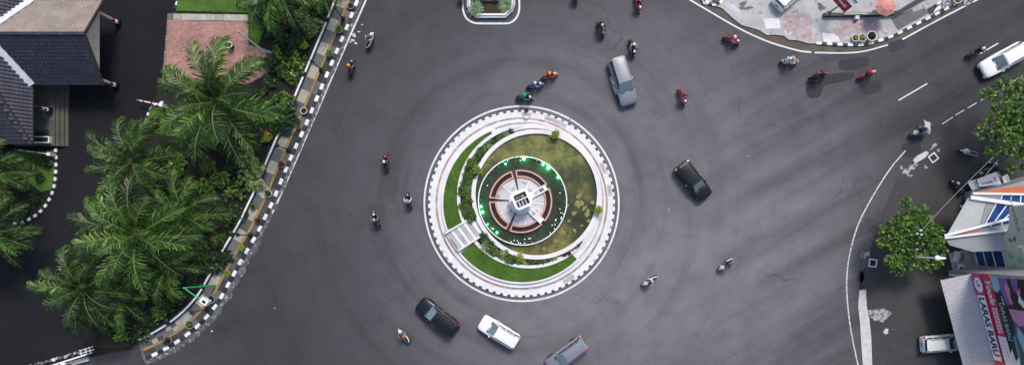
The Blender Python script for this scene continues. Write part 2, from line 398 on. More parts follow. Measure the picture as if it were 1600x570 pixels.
# ---------------------------------------------------------------- left pavement strip
KERB = [(574, -36), (555.8, 9.5), (541, 47), (525, 85), (517.5, 103), (497, 151), (477.4, 198), (460, 235.6), (444, 273), (428, 312), (419.5, 330), (401, 367), (379, 404), (359, 441), (338, 476.7), (310, 508), (278, 532.7), (242, 553), (222, 560)]
kp = spline(KERB, 10.05)
fine = spline(KERB, 4)
def band(a, b, pts, z0, z1, mb=None, i0=0, i1=None):
    """solid between two inward offsets of a pixel polyline"""
    A = offs(pts, a)[i0:i1]; B = offs(pts, b)[i0:i1]
    mb = mb or MB(); n = len(A); v = []
    for p, q in zip(A, B):
        for u, z in ((p, z0), (q, z0), (q, z1), (p, z1)): c = P(u.x, u.y, 0); v.append((c.x, c.y, z))
    f = [(i * 4 + e, i * 4 + (e + 1) % 4, i * 4 + 4 + (e + 1) % 4, i * 4 + 4 + e) for i in range(n - 1) for e in range(4)]
    f += [(3, 2, 1, 0), (n * 4 - 4, n * 4 - 3, n * 4 - 2, n * 4 - 1)]
    return mb.add(v, f)
pave = struct('pavement', band(-2.2, 30, fine, -.1, .10), CONCD)
def shrink(q, s):
    c = sum((Vector(p) for p in q), Vector((0, 0))) / len(q); return [c + (Vector(p) - c) * s for p in q]
o28 = {d: offs(kp, d) for d in (-2.6, 2.6, 3.0, 10.8, 11.2, 14.6, 15.0, 21.5, 28.4)}
def cell(d0, d1, i, j, gap=.25):
    A, B = o28[d0], o28[d1]; a, b, c, d = A[i], A[j], B[j], B[i]
    t = (b - a).normalized() * gap; s = (c - d).normalized() * gap
    return [a + t, b - t, c - s, d + s]
rk = random.Random(3)
for i in range(len(kp) - 1):
    m = KW if i % 2 == 0 else KB
    mb = MB(); mb.prism(poly(cell(-2.6, 2.6, i, i + 1)), 0, .165 + rk.uniform(-.006, .006)); mb.build('kerb_block', m, pave, bevel=.015)
for i in range(0, len(kp) - 2, 2):
    kk = i // 2
    low = kk > 30
    zt = .125 + rk.uniform(-.004, .004)
    if not low:
        m = BEIGE if kk % 2 == 0 else GREY
        mb = MB(); mb.prism(poly(cell(15.0, 28.4, i, i + 2)), .05, zt); mb.build('paving_slab', m, pave)
    else:
        for a, b in ((15.0, 21.5), (21.5, 28.4)):
            for j in (i, i + 1):
                mb = MB(); mb.prism(poly(cell(a, b, j, j + 1)), .05, .125 + rk.uniform(-.004, .004)); mb.build('paving_slab', rk.choice([GREY, GREY, BEIGE, GREY, DGREY]), pave)
    mb = MB(); mb.prism(poly(cell(11.2, 14.6, i, i + 2)), .05, .132); mb.build('tactile_tile', TACT, pave)
    mb = MB(); mb.prism(poly(cell(3.0, 10.8, i, i + 2)), .05, .122 + rk.uniform(-.004, .004)); mb.build('paving_slab', DGREY if kk % 3 else GREY, pave)
# rough concrete apron between kerb and carriageway
A = offs(fine, -2.7); B = offs(fine, -8.5); n = len(A); rj = random.Random(5)
mb = MB(); v = []
for i, (p, q) in enumerate(zip(A, B)):
    t = i / n; wob = rj.uniform(-1, 1) * (1 if t < .5 else 3) + (3.5 if t > .62 else 0) * (1 - max(0, (t - .93) / .07))
    d = (q - p).normalized(); q = p + d * max(2.5, 5.2 + wob)
    a, b = P(p.x, p.y), P(q.x, q.y); v += [(a.x, a.y, .001), (b.x, b.y, .001), (b.x, b.y, .012), (a.x, a.y, .04)]
f = [(i * 4 + e, i * 4 + (e + 1) % 4, i * 4 + 4 + (e + 1) % 4, i * 4 + 4 + e)[::-1] for i in range(n - 1) for e in range(4)]
mb.add(v, f); struct('kerb_apron', mb, APRON)

# garden wall behind the pavement: dark plinth, white coping pieces, black pillars
wall = thing('garden_wall', 'low black plinth wall with white coping along the left pavement', 'wall', P(470, 150))
W0 = wall.location.copy()
def strip(a, b, pts, z0, z1, i0, i1, nm, m):
    mb = MB(W0); A = offs(pts, a)[i0:i1]; B = offs(pts, b)[i0:i1]; v = []
    for p, q in zip(A, B):
        for u, z in ((p, z0), (q, z0), (q, z1), (p, z1)): c = P(u.x, u.y, 0); v.append((c.x, c.y, z))
    n = len(A)
    f = [(i * 4 + e, i * 4 + (e + 1) % 4, i * 4 + 4 + (e + 1) % 4, i * 4 + 4 + e) for i in range(n - 1) for e in range(4)]
    f += [(3, 2, 1, 0), (n * 4 - 4, n * 4 - 3, n * 4 - 2, n * 4 - 1)]
    mb.add(v, f); return mb.build(nm, m, wall)
nf = len(fine)
strip(29.2, 33.5, fine, 0, .50, 0, nf, 'plinth', BLACK)
i = 0; seg = 22
while i < nf - 3:
    j = min(nf - 1, i + seg)
    strip(28.9, 31.6, fine, .50, .62, i, j, 'coping', WHITE); 
    p = offs(fine, 34.2)[min(j, nf - 1)]; c = P(p.x, p.y)
    mb = MB(W0); mb.lathe([(.24, 0), (.24, .66), (.28, .68), (.28, .74), (.05, .82)], c, 14); mb.build('pillar', BLACK, wall, smooth=False)
    i = j + 1
# iron rail behind
fw = offs(fine, 33.0)
for z in (.75, .98):
    mb = MB(W0); mb.tube([P(p.x, p.y) + Vector((0, 0, z)) for p in fw[::6]], .022, 6); mb.build('rail', BLACK, wall)

# ---------------------------------------------------------------- driveway, garden ground, lawns, brick court
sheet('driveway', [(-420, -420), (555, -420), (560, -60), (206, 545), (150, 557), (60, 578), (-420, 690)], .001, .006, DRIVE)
garden = sheet('garden_bed', [(272, -80), (575, -120), (541, -30), (523, 0), (476, 118), (432, 226), (386, 318), (355, 388), (328, 436), (284, 486), (250, 512), (204, 541), (152, 545), (112, 500), (100, 440), (120, 380), (165, 315), (205, 255), (232, 205), (229, 188), (236, 166), (254, 128), (262, 22), (276, 18), (278, 0)], 0, .10, SOIL)
sheet('garden_bed', [(-60, 230), (86, 232), (88, 270), (85, 295), (75, 318), (60, 335), (38, 346), (-20, 360), (-90, 360)], 0, .10, SOIL)
lawnpolys = {'a': [(277, -40), (392, -40), (392, 21), (276, 18), (279, 0)], 'b': [(391, -20), (418, -20), (416, 40), (404, 72), (391, 60)], 'c': [(237, 168), (292, 172), (300, 220), (240, 208), (231, 190)], 'd': [(20, 236), (85, 236), (86, 270), (82, 296), (66, 300), (40, 280)], 'e': [(292, 172), (360, 170), (350, 240), (300, 220)]}
def inside(p, q):
    c = False; n = len(q); j = n - 1
    for i in range(n):
        if (q[i][1] > p[1]) != (q[j][1] > p[1]) and p[0] < (q[j][0] - q[i][0]) * (p[1] - q[i][1]) / (q[j][1] - q[i][1]) + q[i][0]: c = not c
        j = i
    return c
def grass(name, label, pts, z, dens, base=True, seed=1):
    r = random.Random(seed); mb = MB()
    if base: mb.prism(pts, z - .09, z, 0)
    xs = [p[0] for p in pts]; ys = [p[1] for p in pts]
    n = int((max(xs) - min(xs)) * (max(ys) - min(ys)) * dens)
    for _ in range(n):
        p = (r.uniform(min(xs), max(xs)), r.uniform(min(ys), max(ys)))
        if not inside(p, pts): continue
        a = r.uniform(0, 6.28); w = r.uniform(.012, .03); h = r.uniform(.03, .08); l = r.uniform(.02, .09); d = r.uniform(0, 6.28)
        c, s = math.cos(a) * w, math.sin(a) * w
        mb.add([(p[0] - c, p[1] - s, z - .005), (p[0] + c, p[1] + s, z - .005), (p[0] + math.cos(d) * l, p[1] + math.sin(d) * l, z + h)], [(0, 1, 2)], 1)
    o = mb.build(name, [GRASS, BLADE]); return tag(o, label, 'grass', None, 'stuff')
grass('lawn', 'strip of lawn above the brick court', poly(lawnpolys['a']), .16, 160, seed=1)
grass('lawn', 'narrow lawn right of the brick court', poly(lawnpolys['b']), .16, 160, seed=2)
grass('lawn', 'small lawn with a black box beside the driveway kerb', poly(lawnpolys['c']), .16, 160, seed=3)
grass('lawn', 'dark lawn inside the curved driveway kerb at the left edge', poly(lawnpolys['d']), .16, 140, seed=4)
grass('lawn', 'shaded lawn below the large palm', poly(lawnpolys['e']), .155, 140, seed=5)

court = sheet('brick_court', [(263, 22), (389, 25), (389, 70), (424, 80), (426, 112), (388, 132), (254, 130)], .02, .125, CONCD)
mb = MB(); r = random.Random(8)
cp = poly([(264, 33), (388, 36), (388, 71), (423, 81), (424, 112), (388, 131), (255, 129)])
x0, x1 = min(p[0] for p in cp), max(p[0] for p in cp); y0, y1 = min(p[1] for p in cp), max(p[1] for p in cp)
yy = y0; row = 0
while yy < y1:
    xx = x0 - (.15 if row % 2 else 0)
    while xx < x1:
        if inside((xx + .14, yy + .06), cp):
            mb.box(xx, xx + .285, yy, yy + .125, .1, .14 + r.uniform(-.003, .003))
        xx += .3
    yy += .14; row += 1
tag(mb.build('brick', BRICKP, court), None, None, None, 'stuff')
# pale border slabs of the court
for k in range(9):
    xa = 272 + k * 13
    mb = MB(); mb.prism(poly([(xa, 22.4 + k * .2), (xa + 12.6, 22.6 + k * .2), (xa + 12.6, 32 + k * .2), (xa, 32 + k * .2)]), .1, .142); mb.build('border_slab', BEIGE, court)

def kerb_run(pts, step, wpx, par, z=.15, first=0, out=None):
    kq = spline(pts, step); A = offs(kq, wpx / 2); B = offs(kq, -wpx / 2)
    for i in range(len(kq) - 1):
        mb = MB(); mb.prism(poly([A[i], A[i + 1], B[i + 1], B[i]]), 0, z); mb.build('kerb_block', KW if (i + first) % 2 == 0 else KB, par)
beds = [o for o in COL.objects if o.name.startswith('garden_bed')]
kerb_run([(88, 232), (88.5, 250), (88, 270), (85, 294), (75, 317), (60, 334), (40, 345), (22, 349)], 5.6, 4.2, beds[1])
kerb_run([(256, 160), (244, 163), (236, 171), (231, 182), (229, 192), (229, 200)], 5.0, 3.2, beds[0])
kerb_run([(282, -8), (277, 6), (272, 17)], 6.0, 3.2, beds[0])

# ---------------------------------------------------------------- forecourt on the right, concrete bits
fore = sheet('forecourt', [(1880, 0), (1600, 138), (1525, 187), (1455, 228), (1404, 275), (1385, 320), (1363, 380), (1350, 430), (1343, 470), (1344, 520), (1352, 590), (1380, 800), (1900, 800)], -.02, .05, FORE)
def detail(name, pts, z1, m, par=None): 
    mb = MB(); mb.prism(poly(pts), .045, z1); return mb.build(name, m, par or fore)
detail('paint_strip', [(1342, 454), (1345, 452.5), (1352.5, 451.5), (1354, 478), (1358, 498), (1361, 528), (1363.5, 600), (1350, 600), (1345, 532), (1343.5, 505), (1340.5, 478)], .054, PLASTER)
detail('paint_patch', blob(1374, 491, 15, 11, 40, .22, 3), .054, PLASTERW)
detail('paint_patch', blob(1384, 517, 4, 4, 18, .3, 5), .054, PLASTER)
detail('concrete_cover', [(1426, 250), (1433, 243), (1447, 236), (1451, 239), (1444, 247), (1429, 256)], .09, PLASTER)
for k, (x, y, rx, ry) in enumerate([(1415, 268, 7, 5), (1424, 262, 5, 6), (1421, 275, 4, 4), (1430, 258, 4, 3), (1446, 261, 3, 3), (1458, 229, 8, 3.5), (1466, 235, 4, 2.5), (1408, 262, 3, 3), (1351, 398, 8, 7)]):
    detail('plaster_spot', blob(x, y, rx * .8, ry * .8, 26, .5, 20 + k, -.7), .052 + k * .0007, PLASTERW)
def frame(cx, cy, w, h, rot, lab):
    t = thing('inspection_cover', lab, 'cover', P(cx, cy) + Vector((0, 0, .05)), math.radians(rot))
    mb = MB(); a, b = w / 2 / PXM, h / 2 / PXM; q = 2.0 / PXM
    for bx in ((-a, a, b - q, b), (-a, a, -b, -b + q), (-a, -a + q, -b + q, b - q), (a - q, a, -b + q, b - q)): mb.box(*bx, 0, .07)
    mb.build('frame', CONCW, t); mb = MB(); mb.box(-a + q, a - q, -b + q, b - q, 0, .035); mb.build('lid', DARK, t)
frame(1457.5, 246.5, 13, 13, 37, 'square black lid in a white frame beside the concrete patch')
frame(1363, 410.5, 13, 13, -8, 'square white frame at the left edge of the street tree')

# ---------------------------------------------------------------- top right pavement
tp = sheet('pavement', [(1102, -120), (1102, 2), (1112, 8), (1128, 14), (1143, 28), (1158, 40), (1172, 44), (1186, 48), (1198, 56), (1212, 55), (1224, 57), (1232, 63), (1246, 64), (1262, 68.5), (1300, 70.5), (1332, 72), (1350, 71), (1366, 67), (1395, 57), (1440, 35), (1497, 5), (1560, -27), (1700, -110)], 0, .12, CONC)
sheet('gutter', [(1074, -4), (1101, -4), (1111, 8), (1128, 14), (1143, 28), (1158, 40), (1186, 48), (1212, 55), (1232, 63), (1262, 69), (1332, 73), (1366, 68), (1395, 58), (1440, 36), (1497, 6), (1540, -16), (1545, -10), (1469, 29), (1411, 60), (1388, 68.5), (1352, 78), (1321, 81), (1265, 80.5), (1246, 77), (1202, 64), (1161, 46), (1120, 23)], .001, .005, DIRT)
kerb_run([(1275, 68), (1299, 69.5), (1331, 71), (1350, 70), (1366, 66.5), (1395, 56.5), (1424, 42), (1452, 28), (1481, 12.7), (1510, -3), (1545, -21)], 8.1, 4.0, tp, .16)
kerb_run([(1098, -2), (1104, 4), (1112, 8), (1120, 8), (1127, 3), (1129, -4)], 6, 4, tp, .17, 1)
r = random.Random(12)
mb = MB()
hexr = .17
for i in range(34):
    for j in range(22):
        px, py = 1224 + i * 4.6 * 1.0, 15 + j * 4.0 * 1.0
        px += 2.3 if j % 2 else 0
        in1 = inside((px, py), [(1222, 30), (1236, 18), (1262, 20), (1269, 34), (1267, 64), (1246, 60), (1226, 50)])
        in2 = inside((px, py), [(1306, 33), (1372, 31), (1384, 44), (1372, 60), (1312, 64), (1300, 48)])
        if not (in1 or in2) or (in2 and r.random() < .1) or r.random() < .07: continue
        c = P(px, py)
        mb.prism([(c.x + .148 * math.cos(PI / 6 + k * PI / 3), c.y + .148 * math.sin(PI / 6 + k * PI / 3)) for k in range(6)], .1, .133 + r.uniform(-.004, .004))
tag(mb.build('hexagonal_paver', BRICKH, tp), None, None, None, 'stuff')
for k, (pts, m) in enumerate([([(1192, 30), (1217, 29), (1219, 45), (1196, 46)], CONCW), ([(1267, 36), (1283, 34), (1284, 66), (1268, 64)], CONC), ([(1284, 52), (1308, 55), (1312, 66), (1286, 67)], CONCW),
        ([(1284, 32), (1302, 32), (1300, 48), (1285, 50)], CONC), ([(1390, 30), (1440, 8), (1450, 22), (1402, 48)], CONCD), ([(1422, 12), (1438, 6), (1442, 14), (1426, 20)], CONC), ([(1380, 36), (1392, 32), (1400, 48), (1388, 52)], CONC)]):
    mb = MB(); mb.prism(poly(pts), .1, .13 + k * .0012); mb.build('paving_slab', m, tp)
for k, (x, y, rx, ry) in enumerate([(1142, 12, 8, 5), (1150, 17, 5, 4), (1136, 8, 4, 3), (1100, 2, 8, 4), (1230, 52, 5, 4)]):
    mb = MB(); mb.prism(poly(blob(x, y, rx, ry, 24, .4, 40 + k, .6)), .1, .126 + k * .0008 if k != 3 else .127); mb.build('plaster_spot', PLASTER, tp)
for k, (x, y, rx, ry) in enumerate([(1165, 14, 9, 3), (1160, 8, 5, 5), (1282, 12, 6, 5), (1292, 41, 3.2, 3.2)]):
    mb = MB(); mb.prism(poly(blob(x, y, rx, ry, 22, .5, 60 + k)), .1, .1245 + k * .0006); mb.build('asphalt_spot', CONCD, tp)

# ---------------------------------------------------------------- roundabout island
KBI = mat('kerb_faded_black', (.06, .06, .062, 1), .7, .3, 1.0, 8, stain=((.4, .4, .39, 1), .35, .5), obj_rand=.3)
isl = struct('roundabout_island', MB().disc(815, 318, 143, -.1, .15, 120), CONCW)
nb = 156
for i in range(nb):
    a0 = 360 * i / nb
    mb = MB(); mb.ring(815, 318, 143.1, 145.9, 0, .17, a0 + (.05 if i % 2 == 0 else .32), a0 + 360 / nb + (.27 if i % 2 == 0 else -.05), 1440)
    mb.build('kerb_block', KW if i % 2 == 0 else KBI, isl)
mb = MB(); mb.ring(815, 318, 131.5, 134.6, .1, .155, n=120); mb.build('gutter_band', REDBAND, isl)
mb = MB(); mb.disc(815, 318, 131.4, .1, .26, 120); mb.build('terrace', CONCW, isl)
mb = MB(); mb.disc(818, 315.5, 126.5, .2, .38, 120); mb.build('terrace', CONCW, isl)
mb = MB(); mb.ring(820, 314, 121.5, 123.5, .3, .46, -70, 112, n=120); mb.build('step_edge', CONC, isl)
# dark weathered stretches on the path
for k, (a0, a1) in enumerate([(20, 27), (-62, -54), (60, 75), (84, 90), (5, 12)]):
    mb = MB(); mb.ring(815, 318, 136, 142, .1, .1535 + .0004 * k, a0, a1, 300); mb.build('repair_patch', CONC, isl)
mb = MB(); mb.ring(827, 306, 108, 113, .3, .62, n=120); mb.build('retaining_wall', CONCW, isl)
mb = MB(); mb.ring(833, 304.5, 104.2, 107.2, .3, .66, -75, 110, n=120); mb.build('step_edge', CONCW, isl)
mb = MB(); mb.ring(838, 303.5, 95, 101.5, .2, .80, n=120); mb.build('coping', CONCW, isl)
def ray(cx, cy, r, a):
    """distance from (815,318) along image angle a (degrees, y up) to circle"""
    d = Vector((math.cos(math.radians(a)), -math.sin(math.radians(a)))); o = Vector((815 - cx, 318 - cy))
    b = o.dot(d); c = o.dot(o) - r * r; return -b + math.sqrt(b * b - c)
def crescent(a0, a1, fo, fi, n=40):
    out = []; inn = []
    for k in range(n + 1):
        a = a0 + (a1 - a0) * k / n; d = Vector((math.cos(math.radians(a)), -math.sin(math.radians(a))))
        ro, ri = fo(a), fi(a)
        if ro - ri < .8: ri = ro - .8
        out.append(Vector((815, 318)) + d * ro); inn.append(Vector((815, 318)) + d * ri)
    return out + inn[::-1]
lo = lambda a: 122.5
li = lambda a: ray(827, 306, 113.2, a)
bo = lambda a: ray(827, 306, 107.9, a)
bi = lambda a: ray(838, 303.5, 101.6, a)
grass('lawn', 'upper crescent of bright lawn on the roundabout', poly(crescent(113, 199, lo, li), .5), .50, 420, seed=11)
grass('lawn', 'lower crescent of bright lawn on the roundabout', poly(crescent(219, 315, lo, li), .5), .50, 420, seed=12)
for a0, a1 in ((112, 200), (218, 316)):
    mb = MB(); mb.ring(815, 318, 122.5, 125.2, .3, .53, a0, a1, 200); mb.build('lawn_edging', CONCW, isl)
B1 = crescent(96, 200, bo, bi); B2 = crescent(218, 333, bo, bi)
for b in (B1, B2):
    mb = MB(); mb.prism(poly(b, .5), .3, .56); mb.build('bed_soil', SOIL, isl)
# flight of broad steps up to the pond
e0, e1 = Vector((698, 363)), Vector((718, 390)); w0, w1 = Vector((737, 340)), Vector((756, 366))
for k in range(8):
    t0, t1 = k / 8, (k + 1) / 8 - .012
    q = [e0.lerp(w0, t0), e0.lerp(w0, t1), e1.lerp(w1, t1), e1.lerp(w1, t0)]
    mb = MB(); mb.prism(poly(q, .5), .3, .56 + .032 * k); mb.build('step', CONCW if k % 2 else CONC, isl)
for a, b in ((e0, w0), (e1, w1)):
    d = (b - a).normalized(); n_ = Vector((-d.y, d.x)) * 1.3
    mb = MB(); mb.prism(poly([a - d * 3 + n_, b + d + n_, b + d - n_, a - d * 3 - n_], .6), .3, .84); mb.build('step_cheek', CONCW, isl)
mb = MB(); mb.prism(poly([(694, 362), (698, 361.5), (716, 390), (713, 393)], .3), .3, .55); mb.build('step_threshold', REDBAND, isl)

# pond water with floating algae
def water_mat():
    m, nt, b = new_mat('pond_water'); vec = world_pos(nt)
    n1 = noise_fac(nt, vec, .32, 7, .62); n2 = noise_fac(nt, vec, 2.2, 7, .75)
    c = ramp(nt, n1, [(.38, (.018, .026, .012, 1)), (.48, (.04, .048, .018, 1)), (.56, (.10, .095, .026, 1)), (.64, (.19, .16, .045, 1))])
    c = mixc(nt, ramp(nt, n2, [(.5, g(0)), (.62, g(.75))]), c, (.035, .042, .018, 1))
    # the algae mat is thicker towards the calm upper side
    sx = N(nt, 'ShaderNodeSeparateXYZ'); nt.links.new(vec, sx.inputs[0]); mr = N(nt, 'ShaderNodeMapRange')
    ad = N(nt, 'ShaderNodeMath', operation='MULTIPLY_ADD'); nt.links.new(n1, ad.inputs[0]); ad.inputs[1].default_value = 7; nt.links.new(sx.outputs[1], ad.inputs[2])
    mr.inputs[1].default_value = 9.6; mr.inputs[2].default_value = 11.4; nt.links.new(ad.outputs[0], mr.inputs[0])
    n3 = noise_fac(nt, vec, 1.1, 6, .7)
    matc = mixc(nt, ramp(nt, n3, [(.4, g(0)), (.6, g(1))]), (.20, .19, .045, 1), (.075, .09, .026, 1))
    c = mixc(nt, mr.outputs[0], c, matc)
    nt.links.new(c, b.inputs['Base Color']); b.inputs['Roughness'].default_value = .32; b.inputs['Specular IOR Level'].default_value = .3
    bp = N(nt, 'ShaderNodeBump'); bp.inputs['Strength'].default_value = .15; bp.inputs['Distance'].default_value = .02
    nt.links.new(n2, bp.inputs['Height']); nt.links.new(bp.outputs[0], b.inputs['Normal'])
    return m
WATER = water_mat()
INNERW = mat('fountain_water', (.03, .045, .024, 1), .14, .4, .6, 3, stain=((.10, .11, .09, 1), 1.6, .6), spec=.3)
ALGA = mat('algae_mat', (.25, .23, .07, 1), .8, .2, 2, 10, stain=((.09, .09, .03, 1), 2, .55))
pw = struct('pond_water', MB().disc(838, 303.5, 95.2, .3, .55, 96), WATER)
r = random.Random(21)
for k, (x, y, s) in enumerate([(905, 318, 7), (913, 325, 4), (918, 333, 5), (879, 361, 5), (897, 333, 4), (889, 345, 3), (905, 306, 4), (868, 376, 3.5), (920, 345, 3.5), (880, 380, 3), (850, 388, 3), (898, 360, 3), (909, 352, 2.5), (860, 391, 2.5), (926, 316, 3), (886, 322, 3), (911, 370, 3)]):
    mb = MB(); mb.prism(poly(blob(x, y, s * r.uniform(.8, 1.2), s * r.uniform(.6, 1), 20, .4, 70 + k, r.uniform(0, 3)), .55), .54, .556 + .0004 * k); mb.build('algae_patch', ALGA, pw)
iw = struct('fountain_water', MB().disc(816.5, 313.5, 68.6, .4, .60, 80), INNERW)

# fountain
ft = thing('fountain', 'round fountain with pink planters and white octagonal pedestal in the pond', 'fountain', P(815, 316) + Vector((0, 0, .3)))
F0 = ft.location.copy()
mb = MB(F0); mb.ring(816.5, 313.5, 68.2, 69.8, .3, .86, n=120); mb.build('ring_wall', WHITE, ft)
NOZ = MB(); NOZ.tube([(0, 0, 0), (0, 0, .22), (.05, 0, .26)], [.035, .035, .05], 8); nz = NOZ.mesh('nozzle', STEEL)
GLOW, nt_, b_ = new_mat('green_lamp_glass'); b_.inputs['Base Color'].default_value = (.05, .8, .3, 1); b_.inputs['Emission Color'].default_value = (.05, 1, .3, 1); b_.inputs['Emission Strength'].default_value = 45
GLOW2, nt_, b_ = new_mat('white_lamp_glass'); b_.inputs['Base Color'].default_value = (.8, .85, .9, 1); b_.inputs['Emission Color'].default_value = (.8, .95, 1, 1); b_.inputs['Emission Strength'].default_value = 1.2
LMP = MB(); LMP.lathe([(.02, -.02), (.085, 0), (.10, .06), (.07, .13), (.02, .15)], n=12); lm1 = LMP.mesh('lamp', GLOW, True); lm2 = LMP.mesh('lamp', GLOW2, True)
c = P(816.5, 313.5, .86); q = (H - .86) / H / PXM
r = random.Random(31)
for k in range(46):
    a = 2 * PI * k / 46 + r.uniform(-.03, .03); rr = (68.8 - r.choice([2.2, 2.2, 4.0, -1.6])) * q
    link('nozzle', nz, ft, Vector((c.x + math.cos(a) * rr, c.y + math.sin(a) * rr, .62)) - F0, (0, 0, a + PI), r.uniform(.8, 1.4))
for x, y, s in [(818.5, 248, 1.25), (848.5, 257, 1.0), (856.5, 262.5, 1.35), (872, 277, 1.0), (751.5, 322.5, .95), (753.5, 331.5, 1.35), (790, 256, .6), (776.5, 363, .7), (770, 357, .5), (762, 350, .45)]:
    link('lamp', lm1, ft, P(x, y, .8) + Vector((0, 0, -.04)) - F0, (0, 0, 0), s)
for k in range(26):
    a = r.uniform(0, 2 * PI) if k < 8 else r.uniform(-1.9, -.1); rr = r.choice([66, 63, 60, 66.5]) * q
    link('lamp', lm2, ft, Vector((c.x + math.cos(a) * rr, c.y + math.sin(a) * rr, .64)) - F0, (0, 0, 0), .42)
CX, CY = 813.5, 314.5
FLOOR = mat('fountain_floor', (.55, .54, .54, 1), .75, .15, 1.2, 9, stain=((.05, .05, .05, 1), 1.3, .56))
mb = MB(F0); mb.disc(CX, CY, 37.6, .4, .78, 80); mb.build('platform', FLOOR, ft)
gaps = [103, 177, 246, 317, 389]
PS = mat('planter_soil', (.018, .014, .012, 1), .9, .4, 3, stain=((.2, .18, .17, 1), 3, .6))
for k in range(5):
    a0, a1 = gaps[k] + 3.2, (gaps[k + 1] if k < 4 else gaps[0] + 360) - 3.2
    pl = MB(F0); pl.ring(CX, CY, 47, 49.4, .4, 1.0, a0, a1, 160); pl.ring(CX, CY, 37.9, 40.1, .4, .997, a0, a1, 160)
    pl.ring(CX, CY, 40.1, 47, .4, .994, a0, a0 + 2.6, 720); pl.ring(CX, CY, 40.1, 47, .4, .994, a1 - 2.6, a1, 720)
    po = pl.build('planter', PINKW, ft)
    mb = MB(F0); mb.ring(CX, CY, 40, 47.1, .4, .88, a0 + .5, a1 - .5, 160); mb.build('soil', PS, po)
def radial(a, r0, r1, w0, w1, z0, z1, nm, m, par=ft):
    c = P(CX, CY, z1); q = (H - z1) / H / PXM; d = Vector((math.cos(math.radians(a)), math.sin(math.radians(a)))); n_ = Vector((-d.y, d.x))
    cc = Vector((c.x, c.y)); mb = MB(F0)
    mb.prism([cc + (d * r0 + n_ * w0 / 2) * q, cc + (d * r1 + n_ * w1 / 2) * q, cc + (d * r1 - n_ * w1 / 2) * q, cc + (d * r0 - n_ * w0 / 2) * q], z0, z1)
    return mb.build(nm, m, par)
for a in (103, 177, 246): radial(a, 14, 50, 1.6, 5.0, .5, .788, 'channel', BLACK)
for a in (66, 140, 212, 282, 353): radial(a, 14, 38, 1.1, 1.1, .7, .83, 'rib', WHITE)
for a in (29, -43):
    b = radial(a, 16, 46, 8.5, 9.5, .7, 1.12, 'bridge_block', WHITE)
    radial(a, 24, 31, 4.5, 4.5, 1.1, 1.16, 'slab', CONC, b); radial(a, 33, 41, 5, 5, 1.1, 1.15, 'slab', CONCW if a < 0 else CONCD, b)
    radial(a + 6.5, 18, 44, 1, 1, .7, 1.2, 'slab', WHITE, b)
mb = MB(F0); mb.disc(CX + .3, CY + .5, 18.6, .7, 1.5, 48); mb.build('pedestal_base', CONCW, ft)
mb = MB(F0); mb.disc(CX + .3, CY + .5, 16.6, 1.5, 1.75, 48); mb.build('pedestal_step', CONCW, ft)
# octagonal open-topped pedestal
pc = P(815, 311.5, 3.1); rot = math.radians(24)
def octa(a, c_, rr=0):
    pts = [(a, -c_), (a, c_), (c_, a), (-c_, a), (-a, c_), (-a, -c_), (-c_, -a), (c_, -a)]
    return [(pc.x + x * math.cos(rot) - y * math.sin(rot), pc.y + x * math.sin(rot) + y * math.cos(rot)) for x, y in pts]
def rect(x0, x1, y0, y1):
    return [(pc.x + x * math.cos(rot) - y * math.sin(rot), pc.y + x * math.sin(rot) + y * math.cos(rot)) for x, y in ((x0, y0), (x1, y0), (x1, y1), (x0, y1))]
OUT, INN = octa(.84, .58), octa(.60, .54)
mb = MB(F0); n = 8
v = [(p[0], p[1], 1.7) for p in octa(.74, .52)] + [(p[0], p[1], 2.6) for p in octa(.74, .52)] + [(p[0], p[1], 2.75) for p in OUT] + [(p[0], p[1], 3.1) for p in OUT] + [(p[0], p[1], 3.1) for p in INN] + [(p[0], p[1], 2.3) for p in INN]
f = [(l * 8 + i, l * 8 + (i + 1) % 8, (l + 1) * 8 + (i + 1) % 8, (l + 1) * 8 + i) for l in range(5) for i in range(8)] + [tuple(range(40, 48)), tuple(range(7, -1, -1))]
mb.add(v, f); ped = mb.build('pedestal', WHITE, ft)
mb = MB(F0); mb.prism(octa(.59, .55), 2.2, 2.32); mb.build('pedestal_floor', BLACK, ped)
mb = MB(F0); mb.prism(rect(-.62, .62, -.02, .08), 2.6, 3.06); mb.build('cross_wall', WHITE, ped)
for x in (-.42, -.1, .22): 
    mb = MB(F0); mb.prism(rect(x, x + .17, -.55, -.04), 2.3, 2.85); mb.build('machine_casing', CONC, ped)
mb = MB(F0); mb.prism(rect(-.50, .5, .2, .52), 2.3, 2.7); mb.build('machine_tray', CONCD, ped)
GOLD = mat('gold_ornament', (.55, .40, .10, 1), .4, .2, metal=.4)
gp = Vector((pc.x + .08, pc.y + .3, 2.7)); mb = MB(F0); mb.lathe([(.08, 0), (.17, .06), (.13, .16), (.15, .2), (.03, .3)], gp, 12); mb.build('ornament', GOLD, ped, smooth=True)
# two loudspeaker-like white boxes seen on the ring path
for x, y, lab in [(822, 172, 'small dark floodlight on the kerb at the top of the roundabout'), (822.5, 184, 'small white floodlight on the path at the top of the roundabout')]:
    t = thing('floodlight', lab, 'floodlight', P(x, y, .15) + Vector((0, 0, 0)))
    mb = MB(); mb.box(-.14, .14, -.1, .1, 0, .04); mb.box(-.03, .03, -.02, .02, .04, .25); mb.build('bracket', DARK, t)
    mb = MB(); mb.hexa([(-.16, -.1, .2), (.16, -.1, .2), (.16, .1, .28), (-.16, .1, .28)], [(-.16, -.16, .4), (.16, -.16, .4), (.16, .06, .46), (-.16, .06, .46)]); mb.build('housing', DARK if y < 180 else WHITE, t)

